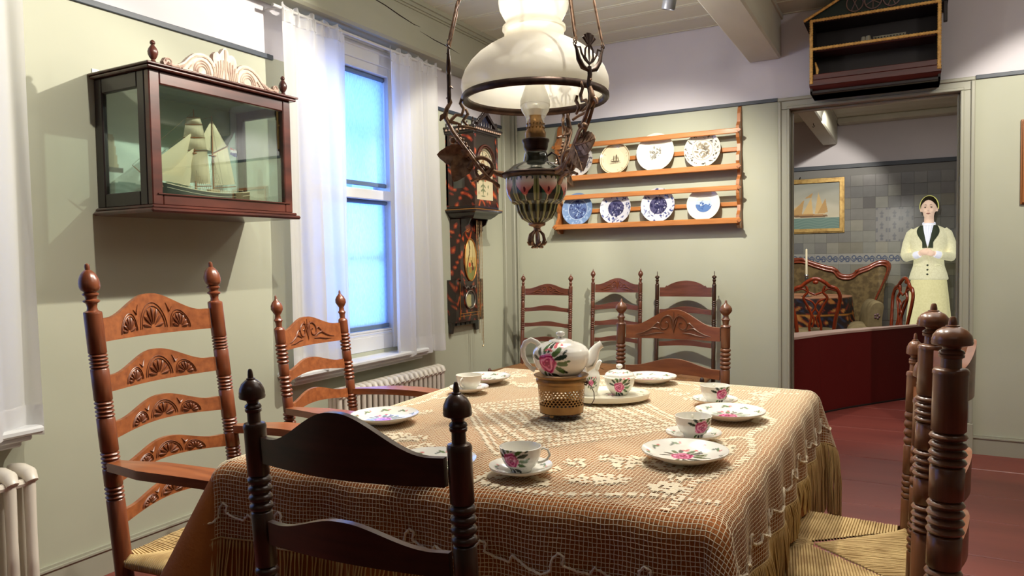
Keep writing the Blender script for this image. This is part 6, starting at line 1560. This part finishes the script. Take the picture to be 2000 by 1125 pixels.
# ------------------------------------------------------------------ projected woman, built as a solid figure
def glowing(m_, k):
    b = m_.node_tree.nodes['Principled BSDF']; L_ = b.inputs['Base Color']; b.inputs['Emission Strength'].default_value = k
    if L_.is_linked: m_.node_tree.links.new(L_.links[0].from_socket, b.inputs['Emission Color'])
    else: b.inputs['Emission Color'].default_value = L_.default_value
def remesh(o, vox, sm=6):
    r = o.modifiers.new('join', 'REMESH'); r.mode = 'VOXEL'; r.voxel_size = vox; r.use_smooth_shade = True
    s = o.modifiers.new('soften', 'SMOOTH'); s.iterations = sm; s.factor = .5
M_SKIN = mat('fair_skin', rgb(226, 196, 172), .5); M_JACK = mat('yellow_green_tweed', rgb(212, 210, 176), .8, noise=(rgb(202, 199, 162), (60, 60, 60), 3, .35, .65))
M_SKIRT = mat('pale_yellow_wool', rgb(214, 209, 160), .8, noise=(rgb(206, 201, 148), (50, 50, 50), 3, .35, .65)); M_COLLAR = mat('dark_green_velvet', rgb(62, 74, 56), .8); M_BLOUSE = mat('pale_blue_white_blouse', rgb(222, 226, 238), .7)
M_HAIR = mat('brown_green_hair', rgb(66, 60, 38), .5, noise=(rgb(46, 40, 26), (90, 20, 90), 3, .35, .65)); M_BAND = mat('yellow_hairband', rgb(204, 202, 110), .6)
# the museum projects this figure in light: she glows faintly
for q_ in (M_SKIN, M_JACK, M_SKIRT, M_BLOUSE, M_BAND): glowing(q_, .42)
wm = thing('projection', 'projected woman in pale yellow-green jacket with dark collar, hands clasped, by the tiled wall', 'projection', (3.05, 4.12, 0), R(-6)); WZS = 1.0
m = MB()
def EL(c, r, n=20, k=14, M=None): m.ell(c, r[0], r[1], r[2], n, k, M)
tilt = Matrix.Rotation(R(4), 4, 'Y')
EL((0, .008, 1.745), (.078, .094, .108)); EL((0, -.020, 1.675), (.057, .062, .078)); EL((0, -.050, 1.635), (.026, .026, .022))
m.tube([(0, -.086, 1.738), (0, -.100, 1.715), (0, -.106, 1.700), (0, -.092, 1.690)], [.007, .010, .0135, .008], 8)
for s in (-1, 1):
    EL((s*.079, .008, 1.71), (.010, .018, .030), 10, 8); EL((s*.034, -.060, 1.69), (.022, .020, .022), 10, 8); EL((s*.03, -.078, 1.752), (.02, .014, .007), 10, 6)
EL((0, -.080, 1.662), (.018, .010, .010), 10, 6)
m.tube([(0, .01, 1.70), (0, .018, 1.62), (0, .015, 1.55), (0, .01, 1.48)], [.05, .047, .05, .08], 18)
T3 = [(1.50, .10, .07), (1.46, .17, .09), (1.38, .165, .105), (1.28, .15, .105), (1.16, .125, .09), (1.06, .13, .095), (.96, .155, .11), (.86, .165, .12)]
def loft(m, T, n=28, y0=0):
    vs = [(a*cos(2*PI*k/n), y0+b*sin(2*PI*k/n), z) for z, a, b in T for k in range(n)]
    m.add(vs, [(i*n+k, i*n+(k+1) % n, (i+1)*n+(k+1) % n, (i+1)*n+k) for i in range(len(T)-1) for k in range(n)]+[tuple(range(n)), tuple((len(T)-1)*n+k for k in range(n))[::-1]])
loft(m, T3)
SH = [(.135, .0, 1.44), (.208, .022, 1.33), (.226, .014, 1.205), (.14, -.12, 1.20), (.05, -.18, 1.225)]
for s in (-1, 1):
    m.tube([(s*x, y, z) for x, y, z in SH], [.045, .040, .038, .032, .024], 14)
    m.tube([(s*.08, 0, .90), (s*.085, .0, .5), (s*.085, .012, .30), (s*.085, .01, .10), (s*.085, .0, .05)], [.085, .056, .05, .034, .036], 16)
    m.tube([(s*.085, .04, .03), (s*.088, -.05, .03), (s*.092, -.13, .018)], [.034, .034, .022], 12)
# hands: palm, four fingers and a thumb each, laid over one another at the waist
def hand(s, base, fwd, up, nrm):
    B, Fw, U, Nn = [Vector(q) for q in (base, fwd, up, nrm)]
    m.tube([B-Fw*.01, B+Fw*.03, B+Fw*.075], [.021, .027, .026], 12, flat=.6)
    for k, (L_, o) in enumerate(((.062, .024), (.072, .009), (.067, -.007), (.052, -.022))):
        r0 = B+Fw*.072+U*o; cu = Nn
        m.tube([r0, r0+Fw*L_*.42+cu*.006, r0+Fw*L_*.74+cu*.018, r0+Fw*L_*.92+cu*.032], [.0095, .009, .008, .0065], 8)
    m.tube([B+Fw*.015+U*.02, B+Fw*.038+U*.040+Nn*.004, B+Fw*.062+U*.046+Nn*.012], [.012, .010, .0075], 8)
hand(1, (.055, -.185, 1.222), (-.96, -.22, .10), (.10, 0, 1), (-.1, .9, -.2))
hand(-1, (-.055, -.20, 1.238), (.93, -.30, -.14), (.14, 0, 1), (.1, .8, -.3))
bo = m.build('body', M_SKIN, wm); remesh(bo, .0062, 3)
# face details
m = MB()
for s in (-1, 1): m.ell((s*.029, -.079, 1.729), .0125, .006, .0062, 12, 8)
m.build('eye_white', mat('eye_white', rgb(226, 222, 214), .3), wm, smooth=60)
m = MB()
for s in (-1, 1): m.ell((s*.029, -.0835, 1.729), .0058, .003, .0058, 10, 8); m.tube([(s*(.015+.006*k), -.0845+.0008*k*k, 1.7365-.0004*k*k+.001*k) for k in range(5)], .0013, 5)
m.build('iris', mat('dark_iris', rgb(54, 48, 40), .3), wm, smooth=60)
m = MB()
for s in (-1, 1): m.tube([(s*.014, -.090, 1.752), (s*.028, -.089, 1.759), (s*.044, -.078, 1.754)], [.002, .003, .001], 5)
m.build('eyebrow', M_HAIR, wm, smooth=60)
m = MB(); m.tube([(-.020, -.083, 1.6625), (-.008, -.0895, 1.667), (0, -.0905, 1.6655), (.008, -.0895, 1.667), (.020, -.083, 1.6625)], [.001, .0035, .003, .0035, .001], 6); m.tube([(-.018, -.083, 1.661), (0, -.0895, 1.657), (.018, -.083, 1.661)], [.001, .0045, .001], 6)
m.build('lips', mat('rose_lips', rgb(186, 110, 104), .4), wm, smooth=60)
def hairf(u, v):
    a = 2*PI*u; th = v*PI*.62; front = max(0, -sin(a)); lim = 1-.52*front**1.4; th *= lim
    r = (.086, .103, .117); return (r[0]*sin(th)*cos(a), .012+r[1]*sin(th)*sin(a)+0, 1.742+r[2]*cos(th)+.002*sin(a*24))
m = MB(); m.grid(hairf, 60, 20); m.ell((0, .088, 1.675), .06, .045, .045, 16, 10); o = m.build('hair', M_HAIR, wm, smooth=70)
m = MB(); m.tube([(.089*cos(t), .022, 1.742+.119*sin(t)) for t in [PI*(-.08+1.16*i/24) for i in range(25)]], .0065, 8, flat=.5); m.build('hairband', M_BAND, wm, smooth=60)
# jacket
m = MB(); TJ = [(1.535, .075, .065), (1.515, .12, .08), (1.485, .17, .095), (1.44, .19, .113), (1.36, .195, .125), (1.26, .175, .125), (1.15, .148, .115), (1.08, .155, .120), (1.00, .180, .135), (.94, .195, .145), (.925, .19, .14)]
loft(m, TJ, 36, .004)
for s in (-1, 1):
    m.tube([(s*x, y, z) for x, y, z in ((.14, .0, 1.475), (.175, .005, 1.44), (.212, .022, 1.33), (.232, .016, 1.205), (.218, -.02, 1.178), (.15, -.115, 1.192), (.115, -.145, 1.20))], [.045, .052, .052, .052, .050, .045, .046], 18)
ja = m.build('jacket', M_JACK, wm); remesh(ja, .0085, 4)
def onj(x, z, d=.004):
    for (z1, a1, b1), (z0, a0, b0) in zip(TJ, TJ[1:]):
        if z0 <= z <= z1: t = (z-z0)/(z1-z0); a, b = a0+(a1-a0)*t, b0+(b1-b0)*t; break
    q = max(0, 1-(x/a)**2); return Vector((x, .004-b*math.sqrt(q)-d, z))
m = MB()
for s in (-1, 1):
    def lap(u, v):
        z = 1.545-.265*v; xi = s*(.050*(1-v)**.9+.002); xo = s*(.052+.066*sin(PI*min(1, v*1.15+.12))**1.1*(1-v)**.35)
        x = xi+(xo-xi)*u; zz = min(z, 1.532); p = onj(x, max(.93, zz), .010+.004*sin(PI*u)); return (p, p+Vector((0, .006, 0)))
    m.slab(lap, 8, 20, 0)
m.build('lapel', M_COLLAR, wm, smooth=50)
m = MB(); m.slab(lambda u, v: ((lambda p: (p, p+Vector((0, .006, 0))))(onj((u-.5)*2*.055*(1-v)**.8, 1.533-.24*v, .006+.006*sin(u*26)*(1-v)+.008*sin(PI*u)))), 24, 14, 0)
m.tube([(.052*cos(t), .012+.055*sin(t), 1.545+.012*(sin(t) > 0)*1) for t in [2*PI*i/30 for i in range(30)]], .014, 8, closed=True); m.build('blouse', M_BLOUSE, wm, smooth=60)
for s in (-1, 1):
    m = MB(); m.tube([(s*.118, -.142, 1.199), (s*.095, -.158, 1.207), (s*.075, -.168, 1.214)], [.040, .041, .036], 14); m.build('cuff', M_BLOUSE, wm, smooth=60)
for z in (1.09, 1.04, .99): p = onj(0, z, .003); MB().ell(tuple(p), .011, .006, .011, 12, 8).build('button', M_COLLAR, wm, smooth=60)
for s in (-1, 1):
    m = MB(); m.tube([tuple(onj(s*.07, 1.085, .004)), tuple(onj(s*.10, 1.09, .005)), tuple(onj(s*.13, 1.085, .004))], .006, 6); m.build('pocket_flap', M_JACK, wm, smooth=60)
m = MB(); m.tube([tuple(onj(.006, z, .0035)) for z in (1.27, 1.2, 1.1, 1.0, .935)], .0028, 5); m.build('front_edge', M_JACK, wm, smooth=60)
def skf(u, v):
    a = 2*PI*u; t = v; z = 1.0-.66*t; rx = .165+.062*t**.8; ry = .125+.065*t**.8; f = 1+.035*t*sin(a*7)+.02*t*sin(a*13+1); return (rx*f*cos(a), ry*f*sin(a), z)
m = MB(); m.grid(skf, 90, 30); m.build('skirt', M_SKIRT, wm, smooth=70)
for s in (-1, 1):
    m = MB(); m.tube([(s*.085, .05, .04), (s*.087, .0, .042), (s*.088, -.06, .035), (s*.092, -.145, .022)], [.036, .042, .040, .022], 14); m.bbox(s*.088-.036, s*.088+.036, -.16, .085, .001, .012, .004); m.build('shoe', M_COLLAR, wm, smooth=50)
